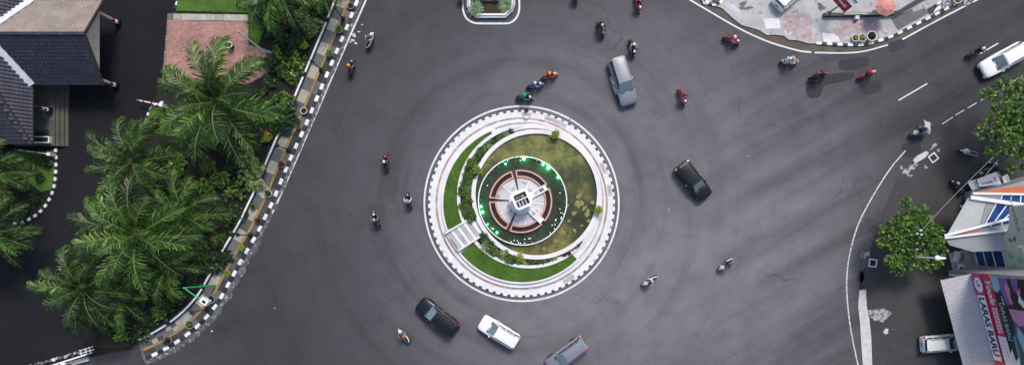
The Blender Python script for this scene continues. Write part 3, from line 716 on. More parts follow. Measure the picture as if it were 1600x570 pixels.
# ---------------------------------------------------------------- small island at the top edge
ti = struct('traffic_island', MB().prism(poly([(729.5, -70), (729.5, 12), (734, 21), (745, 29.5), (790, 29.5), (801, 20), (805, 10), (805, -70)]), -.1, .12), CONCD)
for d, z, m in ((0, .28, mat('kerb_blue_grey', (.45, .47, .53, 1), .6, .1, 2)), (3.2, .40, MATS['kerb_white'])):
    q = [(729.5 + d, -70), (729.5 + d, 11.5 - d * .1), (734 + d * .8, 20.5 - d * .6), (745 + d * .3, 29.5 - d), (790 - d * .3, 29.5 - d), (801 - d * .8, 19.5 - d * .6), (805 - d, 9.5 - d * .1), (805 - d, -70)]
    for a, b in zip(q, q[1:]):
        a, b = Vector(a), Vector(b); t_ = (b - a).normalized(); n_ = Vector((t_.y, -t_.x)) * 2.7
        if n_.dot(Vector((767, -10)) - a) < 0: n_ = -n_
        mb = MB(); mb.prism(poly([a, b, b + n_ - t_ * .4, a + n_ + t_ * .4]), .1, z + .001 * (a.x % 3)); mb.build('kerb_stone', m, ti)
mb = MB(); mb.prism(poly([(735, -70), (735, 9), (741, 18), (748, 24), (788, 24), (796, 17), (799, 8), (799, -70)]), .1, .30); mb.build('bed_soil', mat('bed_soil_red', (.05, .03, .022, 1), .95, .35, 1.5, stain=((.04, .06, .02, 1), 1.6, .52)), ti)
t = thing('monument_plinth', 'grey stone plinth with white blocks at the top edge between agaves', 'plinth', P(766, -4) + Vector((0, 0, .28)))
mb = MB(); mb.box(-.85, .85, -.55, .6, 0, .35); mb.build('base', CONCD, t, bevel=.02)
mb = MB(); mb.box(-.75, -.3, -.4, .5, .35, .9); mb.build('block', CONCW, t, bevel=.04)
mb = MB(); mb.box(.3, .75, -.4, .5, .35, .9); mb.build('block', CONCW, t, bevel=.04)
mb = MB(); mb.hexa([(-.25, -.3, .35), (.25, -.3, .35), (.25, .5, .35), (-.25, .5, .35)], [(-.18, -.1, 1.0), (.18, -.1, 1.0), (.18, .5, 1.2), (-.18, .5, 1.2)]); mb.build('stele', CONC, t)
# ---------------------------------------------------------------- vegetation builders
PALM = leaf_mat('palm_leaflet', (.016, .052, .013, 1), (.062, .15, .03, 1), (.33, .39, .10, 1), rough=.36, var=.55)
RACH = mat('palm_rachis', (.16, .19, .06, 1), .6, .2)
BARK = mat('bark', (.09, .07, .05, 1), .9, .3, 3)
LEAFD = leaf_mat('leaf_dark', (.012, .035, .012, 1), (.035, .075, .022, 1), (.06, .10, .03, 1))
LEAFM = leaf_mat('leaf_mid', (.035, .09, .015, 1), (.10, .19, .03, 1), (.24, .30, .06, 1))
LEAFT = leaf_mat('leaf_tree', (.032, .085, .012, 1), (.092, .19, .026, 1), (.22, .30, .05, 1), var=.1)
LEAFP = leaf_mat('leaf_pale', (.14, .20, .05, 1), (.34, .42, .14, 1), (.50, .55, .24, 1), var=.12)
LEAFY = leaf_mat('leaf_yellow', (.14, .20, .02, 1), (.32, .38, .04, 1), (.45, .45, .08, 1), var=.15)
LEAFR = leaf_mat('leaf_red', (.07, .012, .018, 1), (.16, .025, .035, 1), (.22, .06, .05, 1), var=.2)
LEAFA = leaf_mat('leaf_agave', (.16, .27, .14, 1), (.34, .47, .28, 1), (.55, .6, .42, 1), var=.12, rough=.5)

def frond_mesh(seed, L=4.6, rise=.9, droop=1.0, nl=44, wid=.95):
    """one feather frond: arching rachis and two ranks of folded leaflets"""
    r = random.Random(seed); mb = MB()
    def pos(s):
        a = math.radians(52 * rise) - s * s * math.radians(70 * droop)      # pitch along the frond
        return a
    pts = [Vector((0, 0, 0))]; n = 16; side = r.uniform(-.5, .5)
    for i in range(n):
        s = (i + .5) / n; a = pos(s); yaw = side * .35 * s * s
        pts.append(pts[-1] + Vector((math.cos(a) * math.cos(yaw), math.cos(a) * math.sin(yaw), math.sin(a))) * (L / n))
    mb.tube(pts, [.055 * (1 - i / (n + 1)) + .008 for i in range(n + 1)], 5, 0)
    for i in range(nl):
        s = .10 + .90 * i / nl; k = min(n - 1, int(s * n)); f = s * n - k
        p = pts[k].lerp(pts[k + 1], f); t = (pts[k + 1] - pts[k]).normalized()
        sd = t.cross(Vector((0, 0, 1))).normalized(); up = sd.cross(t)
        ln = wid * (.35 + .65 * math.sin(PI * min(1, (s * .82 + .16))) ** .7) * r.uniform(.85, 1.12)
        for e in (-1, 1):
            fw = math.radians(r.uniform(28, 50) * (1 + .25 * s)); lift = r.uniform(-.12, .38) * (1 - .4 * s)
            d = (sd * e * math.cos(fw) + t * math.sin(fw) + up * lift).normalized()
            w = t * (.05 * r.uniform(.8, 1.2)) + up * .012 * e
            mid = p + d * ln * .55; tip = p + d * ln + Vector((0, 0, -ln * r.uniform(.35, .8)))
            mb.add([p - w * .5, p + w * .5, mid + w, mid - w * .8, tip], [(0, 1, 2, 3), (3, 2, 4)], 1)
    return mb.mesh('frond', [RACH, PALM])
FR = [frond_mesh(100 + k, 4.6, rise, droop, 46, 1.15) for k, (rise, droop) in enumerate([(1.1, .95), (.8, 1.15), (.45, 1.15), (.15, .9), (1.4, .8)])]
def trunk(mb, base, top, r0, r1, seed=0, n=7):
    r = random.Random(seed); base, top = Vector(base), Vector(top)
    pts = [base.lerp(top, i / (n - 1)) + Vector((r.uniform(-1, 1), r.uniform(-1, 1), 0)) * (.06 if 0 < i < n - 1 else 0) for i in range(n)]
    rad = [r0 + (r1 - r0) * i / (n - 1) + (.03 * (i % 2)) for i in range(n)]
    return mb.tube(pts, rad, 9)
def palm(px, py, h, size, nfr, label, seed, low=1.0, skip=None):
    """px, py: where the crown shows in the photograph; h: trunk height"""
    r = random.Random(seed); top = P(px, py, h)
    t = thing('palm_tree', label, 'palm tree', (top.x, top.y, .08), r.uniform(0, 6.28), 'palms in the walled garden')
    mb = MB(); trunk(mb, (0, 0, -.1), (0, 0, h - .1), .30, .24, seed, 9); mb.lathe([(.2, h - .6), (.34, h - .35), (.30, h - .1), (.1, h + .15)], n=9); mb.build('trunk', BARK, t)
    for k in range(nfr):
        u = k / nfr; a = k * 2.39996 + r.uniform(-.2, .2)
        me = FR[4] if u < .12 else FR[0] if u < .32 else FR[1] if u < .62 else FR[2] if u < .86 else FR[3]
        s = size * (.62 + .38 * min(1, u * 3)) * r.uniform(.9, 1.08)
        link('frond', me, t, (.12 * math.cos(a), .12 * math.sin(a), h - .1 - .25 * u), (r.uniform(-.25, .25), r.uniform(-.1, .1), a), (s, s * r.uniform(.9, 1.15), s))
    return t
palm(337, 160, 5.2, 1.32, 23, 'large bright feather palm standing over the pink brick court', 1)
palm(207, 252, 4.6, 1.0, 21, 'feather palm beside the driveway, above the densest clump of palms', 2)
palm(212, 368, 5.4, 1.24, 24, 'tall feather palm in the middle of the left palm clump', 3)
palm(128, 452, 4.4, .93, 21, 'lowest left palm leaning over the dark driveway', 4)
palm(285, 332, 3.6, .88, 15, 'shaded palm between the clump and the large leaved shrub', 5)
palm(258, 418, 3.2, .78, 15, 'shaded palm beside the green traffic light mast', 6)
palm(186, 468, 3.0, .70, 14, 'low palm in front of the bottom pavement corner', 7)
palm(158, 345, 2.8, .58, 14, 'small palm at the driveway edge of the clump', 11)
palm(-14, 268, 4.0, .74, 24, 'palm at the left edge just below the porch', 8)
palm(-14, 362, 4.4, .86, 26, 'palm at the left edge over the kerb of the driveway', 9)
palm(432, -18, 4.8, .95, 26, 'palm cut by the top edge above the leafy bed', 10)
palm(498, -14, 3.4, .55, 18, 'small palm at the top edge beside the pavement wall', 12)

def leaves(mb, c, rad, n, size, r, mi=0, shell=.55, flat=.75, asp=.42, up=.5):
    """leaf-sized folded faces spread through one clump"""
    for _ in range(n):
        d = Vector((r.gauss(0, 1), r.gauss(0, 1), r.gauss(0, 1))).normalized()
        q = rad * (shell + (1 - shell) * r.random() ** .5); p = Vector(c) + Vector((d.x * q, d.y * q, d.z * q * flat))
        ax = (d + Vector((r.uniform(-.9, .9), r.uniform(-.9, .9), r.uniform(-.6, .4)))).normalized()
        nrm = (d * .7 + Vector((r.uniform(-.5, .5), r.uniform(-.5, .5), up + r.random() * .6))).normalized()
        sd = ax.cross(nrm).normalized(); nrm = sd.cross(ax); s = size * r.uniform(.6, 1.25); w = s * asp
        b = p - ax * s * .5; m_ = p + nrm * s * .08
        mb.add([b, m_ + sd * w - nrm * s * .1, p + ax * s * .5 - nrm * s * .12, m_ - sd * w - nrm * s * .1], [(0, 1, 2), (0, 2, 3)], mi)
def rosette(mb, c, rad, n, r, mi=0, w=.07, el0=.1, el1=1.3):
    for k in range(n):
        a = k * 2.39996 + r.uniform(-.15, .15); e = el0 + (el1 - el0) * (k / n); ln = rad * r.uniform(.85, 1.08) * (1 - .25 * k / n)
        d = Vector((math.cos(a) * math.cos(e), math.sin(a) * math.cos(e), math.sin(e))); sd = Vector((-math.sin(a), math.cos(a), 0)); up = d.cross(sd) * -1
        p = Vector(c); m1 = p + d * ln * .4; t = p + d * ln + Vector((0, 0, -.12 * ln * (1 - k / n)))
        mb.add([p - sd * w * .35, p + sd * w * .35, m1 + sd * w * .5 + up * w * .25, m1 - sd * w * .5 + up * w * .25, t, m1 - up * w * .05], [(0, 1, 5), (1, 2, 5), (0, 5, 3), (5, 2, 4), (3, 5, 4)], mi)
def bush_mesh(seed, m, size=.16, clumps=7, n=55, asp=.42, flat=.8):
    r = random.Random(seed); mb = MB()
    for k in range(clumps):
        a = k * 2.4; q = .62 * math.sqrt(k / clumps)
        leaves(mb, (q * math.cos(a), q * math.sin(a), .5 + r.uniform(-.18, .28) - .2 * q), .42, n, size, r, 0, .5, flat, asp)
    return mb.mesh('foliage', m)
def ros_mesh(seed, m, n=46, w=.09, e0=.05, e1=1.35):
    mb = MB(); rosette(mb, (0, 0, .08), 1.0, n, random.Random(seed), 0, w, e0, e1); return mb.mesh('foliage', m)
def stem_mesh():
    mb = MB()
    for k in range(4):
        a = k * 1.6; mb.tube([(0, 0, -.05), (.1 * math.cos(a), .1 * math.sin(a), .25), (.3 * math.cos(a), .3 * math.sin(a), .55)], [.035, .028, .012], 6)
    return mb.mesh('stem', BARK)
STEM = stem_mesh()
BU = {'dark': [bush_mesh(1, LEAFD, .2), bush_mesh(2, LEAFD, .28, 8, 40)], 'mid': [bush_mesh(3, LEAFM, .2), bush_mesh(4, LEAFM, .3, 7, 36)], 'pale': [bush_mesh(5, LEAFP, .34, 9, 30, .36), bush_mesh(6, LEAFP, .32, 9, 32, .38)],
      'yellow': [bush_mesh(7, LEAFY, .2, 7, 50)], 'red': [bush_mesh(8, LEAFR, .2, 7, 50)], 'broad': [bush_mesh(9, LEAFM, .55, 6, 16, .22, .7), bush_mesh(10, LEAFD, .6, 6, 16, .24, .7)],
      'agave': [ros_mesh(11, LEAFA, 190, .075, -.05, 1.25)], 'ros': [ros_mesh(12, LEAFM, 34, .12), ros_mesh(13, LEAFA, 30, .15)], 'spiky': [ros_mesh(14, LEAFM, 60, .06, -.2, 1.4)]}
def plant(kind, px, py, rad, label, group=None, base=.08, hz=None, seed=0, name='shrub', cat='shrub', z=None):
    """px,py: where its crown shows; rad in metres"""
    r = random.Random(seed * 31 + int(px * 7 + py)); z = rad * .55 if z is None else z
    p = P(px, py, base + z); me = r.choice(BU[kind])
    t = thing(name, label, cat, (p.x, p.y, base), r.uniform(0, 6.28), group)
    s = (rad * r.uniform(.92, 1.08), rad * r.uniform(.92, 1.08), rad * (hz or 1))
    link('foliage', me, t, (0, 0, 0), (0, 0, 0), s)
    if kind not in ('agave', 'ros', 'spiky'): link('stem', STEM, t, (0, 0, 0), (0, 0, 0), s)
    return t
# garden shrubs between palms and wall
plant('pale', 391, 262, 1.55, 'big pale green shrub with rounded leaves behind the pavement wall', None, .1, 1.2)
plant('pale', 384, 240, 1.2, 'pale rounded-leaf shrub on the upper side of the big pale shrub', None, .1, 1.3)
plant('pale', 398, 286, 1.1, 'pale rounded-leaf shrub on the lower side of the big pale shrub', None, .1, 1.2)
plant('pale', 487, 42, 1.15, 'pale leafy shrub spilling toward the white coping at the top', None, .1, 1.2)
plant('pale', 472, 26, .95, 'pale leafy shrub one step up from the coping end', None, .1, 1.3)
plant('dark', 441, 182, 1.9, 'dense dark green shrub right of the large palm', None, .1, 1.0)
plant('mid', 446, 160, 1.3, 'mid green shrub on top of the dense dark shrub', None, .1, 1.3)
plant('yellow', 416, 214, .8, 'yellow green shrub beside the coping below the dark shrub', None, .1, 1.2)
plant('yellow', 476, 72, .55, 'small yellow leafed shrub in the leafy bed near the wall', None, .1, 2.0)
plant('yellow', 442, 30, .7, 'yellow green shrub in the leafy bed under the top palm', None, .1, 1.8)
plant('yellow', 236, 520, .45, 'small yellow shrub at the bottom of the palm clump', None, .1, 1.6)
plant('red', 421, 206, .5, 'dark red leafed shrub behind the yellow one', None, .1, 1.4)
plant('broad', 452, 62, 1.3, 'broad leafed banana-like plant in the middle of the leafy bed', None, .1, 1.3)
plant('broad', 434, 88, 1.2, 'broad leafed plant left in the leafy bed by the flagpole', None, .1, 1.2)
plant('broad', 462, 96, 1.1, 'broad leafed plant near the black pillar of the wall', None, .1, 1.2)
plant('broad', 420, 42, 1.1, 'broad leafed plant next to the narrow lawn', None, .1, 1.3)
plant('mid', 442, 108, .9, 'mid green shrub at the lower end of the leafy bed', None, .1, 1.2)
plant('mid', 500, 20, .8, 'mid green shrub at the wall beside the top palm', None, .1, 1.2)
plant('spiky', 360, 290, .9, 'spiky rosette left of the pale shrub', None, .1, 1.0)
plant('spiky', 350, 224, .9, 'spiky rosette below the large palm', None, .1, 1.0)
rs = random.Random(17); k = 0
MARKS = [(337, 160, 'below the large palm over the brick court'), (207, 252, 'under the palm beside the driveway'), (212, 368, 'under the tall middle palm of the clump'), (128, 452, 'under the lowest left palm'), (391, 262, 'beside the big pale shrub'), (330, 425, 'near the green traffic light mast'), (250, 495, 'along the wall at the bottom bend'), (180, 515, 'at the gate end of the garden'), (441, 182, 'beside the dense dark shrub at the wall'), (452, 62, 'in the middle of the leafy top bed'), (430, 110, 'at the foot of the flagpole'), (480, 10, 'in the top corner beside the pavement wall'), (365, 325, 'behind the spiky pots'), (325, 365, 'below the shaded palm at the wall'), (150, 400, 'on the driveway side of the clump'), (410, 25, 'beside the narrow lawn'), (275, 262, 'between the driveway palm and the shaded palm'), (240, 430, 'between the middle palm and the low palm'), (400, 150, 'right under the large palm fronds')]
dk = [(420, 130), (405, 150), (418, 172), (400, 190), (370, 200), (352, 235), (330, 255), (360, 262), (345, 285), (322, 290), (370, 300), (340, 320), (352, 345), (372, 330), (325, 350), (336, 372), (318, 392), (340, 402), (312, 420), (330, 418), (300, 440), (278, 462), (262, 478), (245, 492), (230, 508), (212, 520), (190, 520), (170, 515), (150, 500), (135, 480), (120, 420), (150, 400), (175, 420), (205, 430), (235, 420), (240, 450), (180, 460), (215, 470), (250, 380), (240, 330), (200, 310), (260, 300), (275, 260), (250, 240), (300, 235), (230, 285), (460, 120), (425, 100), (450, 20), (465, 5), (440, 50), (430, 72), (470, 50), (455, 80), (410, 20), (485, 8), (395, 215)]
for x, y in dk:
    k += 1
    kd = rs.choice(['dark', 'dark', 'dark', 'mid', 'broad']); lmk = min(MARKS, key=lambda m_: (m_[0] - x) ** 2 + (m_[1] - y) ** 2)
    plant(kd, x + rs.uniform(-5, 5), y + rs.uniform(-5, 5), rs.uniform(.75, 1.25), {'dark': 'dark small-leafed', 'mid': 'mid green', 'broad': 'broad-leafed'}[kd] + ' undergrowth shrub ' + lmk[2], 'undergrowth shrubs below the palms', .08, rs.uniform(.7, 1.1), k)
for x, y in [(20, 262), (45, 255), (60, 275), (35, 290), (15, 315), (55, 310), (30, 335), (70, 250)]:
    k += 1
    plant(rs.choice(['dark', 'mid', 'dark']), x, y, rs.uniform(.6, .95), ('dark shrub inside the curved driveway kerb, ' + ('beside the boom barrier' if y < 263 else 'behind the left edge palm' if x < 40 else 'close to the white kerb blocks')), 'shrubs in the left garden corner', .1, .9, k)

# roundabout beds
def band_point(B, u, v):
    n = len(B) // 2; i = min(n - 1, int(u * n)); return B[i].lerp(B[len(B) - 1 - i], v)
labs = {'mid': 'low green bush', 'dark': 'low dark green bush', 'ros': 'pale green rosette plant', 'agave': 'grey green rosette', 'red': 'small dark red bush', 'yellow': 'small yellow green bush', 'pale': 'small pale bush'}
for B, nm, cnt in ((B1, 'upper', 62), (B2, 'lower', 72)):
    for q in range(cnt):
        u = .03 + .94 * (q + .5) / cnt; w = (B[int(u * (len(B) // 2))] - B[len(B) - 1 - int(u * (len(B) // 2))]).length
        p = band_point(B, u, .5 + rs.choice([-.27, .25, 0]) * (1 if w > 7 else .3)); kd = rs.choice(['mid', 'mid', 'pale', 'ros', 'ros', 'mid', 'red', 'agave', 'agave', 'mid', 'dark'])
        k += 1
        if kd == 'red' and rs.random() < .6: kd = 'mid'
        rd = min(.78, max(.26, w / PXM * .48)) * rs.uniform(.85, 1.2)
        plant(kd, p.x, p.y, rd, labs[kd] + ' in the %s roundabout bed, ' % nm + (('at the top tip', 'above the left potted bush', 'beside the left potted bush', 'below the left potted bush', 'next to the steps') if nm == 'upper' else ('next to the steps', 'near the largest rosette', 'below the inner basin', 'towards the dark red bush', 'at the right tip'))[min(4, int(u * 5))], 'plants in the roundabout beds', .55, .9, k, 'bed_plant', 'plant', .2)
plant('ros', 760, 383, 1.0, 'largest grey green rosette plant beside the roundabout steps', None, .55, .9, 1, 'bed_plant', 'plant', .3)
plant('yellow', 812, 401, .55, 'bright green bush in the middle of the lower crescent bed', None, .55, 1.2, 2, 'bed_plant', 'plant', .3)
plant('red', 889, 395, .35, 'dark red bush near the right end of the lower crescent bed', None, .55, 1.0, 3, 'bed_plant', 'plant', .3)
POTM = mat('pot_white', (.62, .61, .6, 1), .6, .12, 3, stain=((.25, .24, .22, 1), 5, .62))
POTG = mat('pot_grey', (.24, .235, .23, 1), .8, .2, 3)
def pot_mesh(m):
    mb = MB(); mb.lathe([(.62, 0), (.8, .1), (.95, .75), (1.0, .8), (1.0, .95), (.84, .95), (.82, .78)], n=20); return mb.mesh('pot', m)
PM = {'w': pot_mesh(POTM), 'g': pot_mesh(POTG)}
SM = MB().lathe([(.80, .70), (.83, .76), (.83, .80)], n=16).mesh('soil', SOIL)
def pot(px, py, rad, kind, col, prad, label, base=.12, group=None, hz=1.0):
    p = P(px, py, base); t = thing('potted_plant', label, 'potted plant', (p.x, p.y, base), random.uniform(0, 6), group)
    link('pot', PM[col], t, scale=(rad, rad, rad)); link('soil', SM, t, scale=(rad, rad, rad))
    if kind: link('foliage', random.choice(BU[kind]), t, (0, 0, rad * .72), scale=(prad, prad, prad * hz))
for x, y, l in ((867.5, 211, 'yellow green bush in a pot on the pond coping, top right'), (934.5, 328.5, 'yellow green bush in a pot on the right pond coping'), (746.5, 267, 'yellow green bush in a pot at the left pond edge')):
    pot(x, y, .36, 'yellow', 'g', .58, l, .8, 'potted bushes on the pond rim', 1.1)
POTS = [(549, 11, .34, None, 0, 'g', 'empty grey pot at the top end of the left pavement'), (531, 48, .34, 'mid', .48, 'w', 'white pot with a bright green bush, highest on the left pavement'), (516, 86, .30, 'mid', .40, 'g', 'dark pot with a small green bush above the wall pillar'),
        (476, 174, .34, 'ros', .22, 'w', 'white pot with sparse dark plant beside the dense shrub'), (442, 257, .32, 'red', .42, 'w', 'pot with a dark red plant beside the upper pavement'), (421, 303, .36, 'dark', .42, 'w', 'white pot with a round dark green bush'),
        (405, 345, .3, 'red', .42, 'g', 'grey pot with a dark red plant lower on the pavement'), (397, 323, .28, 'spiky', .62, 'g', 'pot with a spiky green plant next to the wall'), (373, 347, .28, 'spiky', .6, 'g', 'pot with a spiky plant leaning over the white coping'),
        (356, 368, .28, 'spiky', .66, 'g', 'pot with a bushy spiky plant under the palm tips'), (379, 387, .28, 'yellow', .46, 'g', 'pot with a round yellow green bush'), (357, 427, .28, 'yellow', .40, 'g', 'pot with a small yellow green bush above the mast base'),
        (332, 467, .42, 'dark', .30, 'g', 'large stone pot with dark plant beside the traffic light'), (299, 506, .42, 'mid', .26, 'g', 'large stone pot with a sparse plant on the bottom bend'), (265, 531, .38, 'dark', .48, 'g', 'pot with a round dark bush near the pavement end')]
for x, y, rd, kd, pr, cl, lb in POTS: pot(x, y, rd, kd, cl, pr, lb)
pot(1334.5, 61, .36, 'yellow', 'w', .28, 'leftmost of the three white pots on the pink pavement'); pot(1344.5, 61, .40, 'pale', 'w', .3, 'middle one of the three white pots on the pink pavement')
pot(1358.5, 58.5, .50, 'dark', 'w', .34, 'rightmost and largest white pot on the pink pavement'); pot(1493, 1, .42, 'yellow', 'w', .36, 'white pot with yellow green plant between the round traffic signs')
pot(1119, -1, .36, 'dark', 'g', .3, 'dark pot inside the curved kerb at the top')
for x, y, rd, l in ((743.5, 13.5, .98, 'pale agave rosette left on the top traffic island'), (790.5, 8, 1.02, 'pale agave rosette right on the top traffic island'), (738, -8, .6, 'agave rosette cut by the top edge of the traffic island'), (793, -20, .7, 'agave rosette behind the right one on the traffic island')):
    plant('agave', x, y, rd, l, 'agaves on the small traffic island', .3, .6, 5, 'agave', 'agave', .25)

def broad_tree(px, py, base, crown_r, z0, z1, label, seed, nclump=46, per=62, size=.36):
    """px,py: middle of the crown in the photograph"""
    r = random.Random(seed); zc = (z0 + z1) / 2; c = P(px, py, zc); b = P(*base)
    t = thing('street_tree', label, 'tree', (b.x, b.y, .04)); o = Vector((b.x, b.y, .04)); cc = c - o
    mb = MB(); trunk(mb, (0, 0, -.1), (cc.x * .5, cc.y * .5, z0), .2, .13, seed, 6)
    cl = []
    for k in range(nclump):
        a = k * 2.39996; q = crown_r * math.sqrt((k + .5) / nclump) * r.uniform(.86, 1.1); hgt = math.sqrt(max(0, 1 - (q / crown_r / 1.12) ** 2))
        q *= 1 + .14 * math.sin(3 * a + seed) + .1 * math.sin(5 * a + 2 * seed)
        p = Vector((cc.x + q * math.cos(a), cc.y + q * math.sin(a), zc - o.z + (z1 - z0) * .5 * hgt * r.uniform(.25, 1.0)))
        cl.append(p)
        if k % 4 == 0: mb.tube([(cc.x * .5, cc.y * .5, z0 - .1), Vector((cc.x * .5, cc.y * .5, z0)).lerp(p, .5) + Vector((0, 0, .1)), p], [.09, .06, .02], 6)
    mb.build('trunk', BARK, t)
    for k in range(4):
        mb = MB()
        for p in cl[k::4]: leaves(mb, p, r.uniform(.55, .85), per, size, r, 0, .35, .8, .36, .35)
        mb.build('crown', LEAFT, t)
    return t
broad_tree(1421, 376, (1405, 376, 0), 2.85, 2.0, 4.8, 'leafy green street tree in front of the glass canopy', 3)
broad_tree(1592, 192, (1548, 205, 0), 3.7, 2.6, 6.4, 'dark leafy tree cut by the right edge beside the white car', 8, 60)
# ---------------------------------------------------------------- house with tiled roof, top left
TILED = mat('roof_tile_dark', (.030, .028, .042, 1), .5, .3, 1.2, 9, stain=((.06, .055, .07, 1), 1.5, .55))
TILEL = mat('roof_tile_sunlit', (.30, .25, .215, 1), .85, .22, .8, 9, stain=((.09, .06, .05, 1), .9, .60))  # same tiles as the dark slope, with the north-side light put into the colour
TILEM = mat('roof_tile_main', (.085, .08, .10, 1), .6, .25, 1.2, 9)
VALLEY = mat('white_flashing', (.66, .67, .72, 1), .7, .12, 2, 9, stain=((.35, .35, .38, 1), 3, .6))
WOOD = mat('dark_timber', (.045, .03, .022, 1), .6, .3, 2)
FLOORT = mat('porch_tile', (.10, .10, .09, 1), .35, .2, 1, 8, stain=((.07, .06, .05, 1), 1.2, .55))
EAVE, PIT = 3.2, .72
house = thing('house', 'house with dark tiled roof, white valleys and a pillared porch at the left', 'house', P(60, 120))
HO = house.location.copy()
def slope(name, o, u, lu, v, lv, rise, m, ribs=.21, course=.34, keep=None, parent=house, amp=.045):
    """tiled slope: o eave corner (plan, world), u along eave, v up-slope (unit, plan), lv plan run, rise over the run"""
    o, u, v = Vector((*o, 0)), Vector((*u, 0)), Vector((*v, 0)); sl = math.hypot(lv, rise)
    nc = max(2, int(lu / ribs) * 4); nr = int(sl / course)
    nrm = u.cross(v * lv + Vector((0, 0, rise))).normalized(); nrm = nrm if nrm.z > 0 else -nrm
    mb = MB(HO if parent is house else parent.location); v_, f_ = [], []
    rows = []
    for j in range(nr): rows += [(j / nr, .05), ((j + 1) / nr - .002, 0.0)]
    rr = random.Random(9)
    for t, lift in rows:
        for i in range(nc + 1):
            h = amp * (.5 + .5 * math.cos(2 * PI * i / 4)) + lift + rr.uniform(-.006, .006)
            p = o + u * lu * i / nc + v * lv * t + Vector((0, 0, EAVE_Z[0] + rise * t)) + nrm * h; v_.append(p)
    for j in range(len(rows) - 1):
        for i in range(nc):
            q = (j * (nc + 1) + i, j * (nc + 1) + i + 1, (j + 1) * (nc + 1) + i + 1, (j + 1) * (nc + 1) + i)
            if keep and not keep(v_[q[0]]): continue
            f_.append(q)
    mb.add(v_, f_); ob = mb.build(name, m, parent, smooth=False); tag(ob, None, None, None, 'stuff'); return ob
EAVE_Z = [EAVE]
e0 = P(86, 20); e1 = P(198, 82); e2 = P(86, 143.6)
run = (e0.y - e2.y) / 2; rise = 2.8; ridge_z = EAVE + rise
xr0, xr1 = P(38, 0).x, P(192, 0).x
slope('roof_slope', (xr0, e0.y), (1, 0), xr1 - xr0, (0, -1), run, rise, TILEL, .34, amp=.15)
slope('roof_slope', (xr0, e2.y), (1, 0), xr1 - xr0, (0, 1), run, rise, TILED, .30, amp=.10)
# main roof: steep east slope and shallower south slope meeting on a hip
ex = P(86, 0).x; sy = P(0, 232).y; ky = 1.28; ks = 1.92 / 4.06
ridge_y = (e0.y + e2.y) / 2
def east_z(p): return EAVE + (ex - p.x) * ky
def south_z(p): return EAVE + (p.y - sy) * ks
def porch_z(p): return ridge_z - abs(p.y - ridge_y) / run * rise if p.x > xr0 else -9
def keep_e(p):
    q = p; return south_z(q) > east_z(q) - .05 and porch_z(q) < east_z(q) + .25
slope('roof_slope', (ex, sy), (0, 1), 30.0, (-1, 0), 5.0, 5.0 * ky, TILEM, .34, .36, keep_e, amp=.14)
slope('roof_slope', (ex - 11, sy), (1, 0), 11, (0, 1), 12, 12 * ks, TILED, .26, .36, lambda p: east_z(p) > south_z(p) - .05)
def beam(nm, a, b, w, h, m, par, up=Vector((0, 0, 1)), org=None):
    a, b = Vector(a), Vector(b); t = (b - a).normalized(); s = t.cross(up).normalized() * w / 2; n_ = s.cross(t).normalized() * h
    if n_.z < 0: n_ = -n_
    mb = MB(par.location if org is None else org); mb.hexa([a - s, a + s, b + s, b - s], [a - s + n_, a + s + n_, b + s + n_, b - s + n_]); return mb.build(nm, m, par)
vx = ex - rise / ky
for ys in (e0.y, e2.y):
    beam('valley', (ex + .05, ys, EAVE + .02), (vx, ridge_y, ridge_z + .02), .62, .30, VALLEY, house)
beam('ridge_cap', (vx, ridge_y, ridge_z + .02), (xr1 + .06, ridge_y, ridge_z + .02), .26, .16, TILED, house)
hd = Vector((-1, ky / ks, ky)); beam('ridge_cap', (ex, sy, EAVE), Vector((ex, sy, EAVE)) + hd * 3.2, .26, .18, WOOD, house)
beam('gutter', (ex + .06, sy, EAVE - .1), (ex + .06, e2.y, EAVE - .1), .12, .12, WOOD, house)
for ys in (e0.y, e2.y):
    beam('eave_board', (ex, ys, EAVE - .12), (xr1, ys, EAVE - .12), .07, .16, WOOD, house)
    s = 1 if ys > ridge_y else -1
    beam('barge_board', (xr1 + .05, ys, EAVE - .1), (xr1 + .05, ridge_y + .02 * s, ridge_z - .1), .10, .2, RED if 0 else WOOD, house)
mb = MB(HO); gy = run * .86; mb.prism([(0, 0)], 0, 0) if False else None
mb.add([(xr1 - .35, ridge_y - gy, EAVE), (xr1 - .35, ridge_y + gy, EAVE), (xr1 - .35, ridge_y, EAVE + rise * .86), (xr1 - .45, ridge_y - gy, EAVE), (xr1 - .45, ridge_y + gy, EAVE), (xr1 - .45, ridge_y, EAVE + rise * .86)], [(0, 1, 2), (5, 4, 3), (0, 3, 4, 1), (1, 4, 5, 2), (2, 5, 3, 0)]); mb.build('gable', mat('cream_board', (.55, .5, .4, 1), .7, .15, 2), house)
mb = MB(HO); wx = P(30, 0).x; mb.box(wx - 14, wx, sy + .8, sy + 28, 0, EAVE + .3); mb.build('wall', mat('house_wall', (.5, .47, .4, 1), .8, .12), house)
a = P(20, 229); b = P(92, 128); mb = MB(HO); mb.box(wx - .1, b.x, a.y, b.y + 5.5, 0, .60); mb.build('porch_floor', FLOORT, house)
for k in range(3):
    mb = MB(HO); mb.box(b.x + .34 * k + .01, b.x + .34 * (k + 1), a.y, b.y + 5.5, 0, .46 - .15 * k); mb.build('step', mat('step_stone%d' % k, (.085, .078, .062, 1), .7, .25, 1) if k == 0 else MATS['step_stone0'], house)
CREAM = mat('column_cream', (.6, .57, .5, 1), .6, .1)
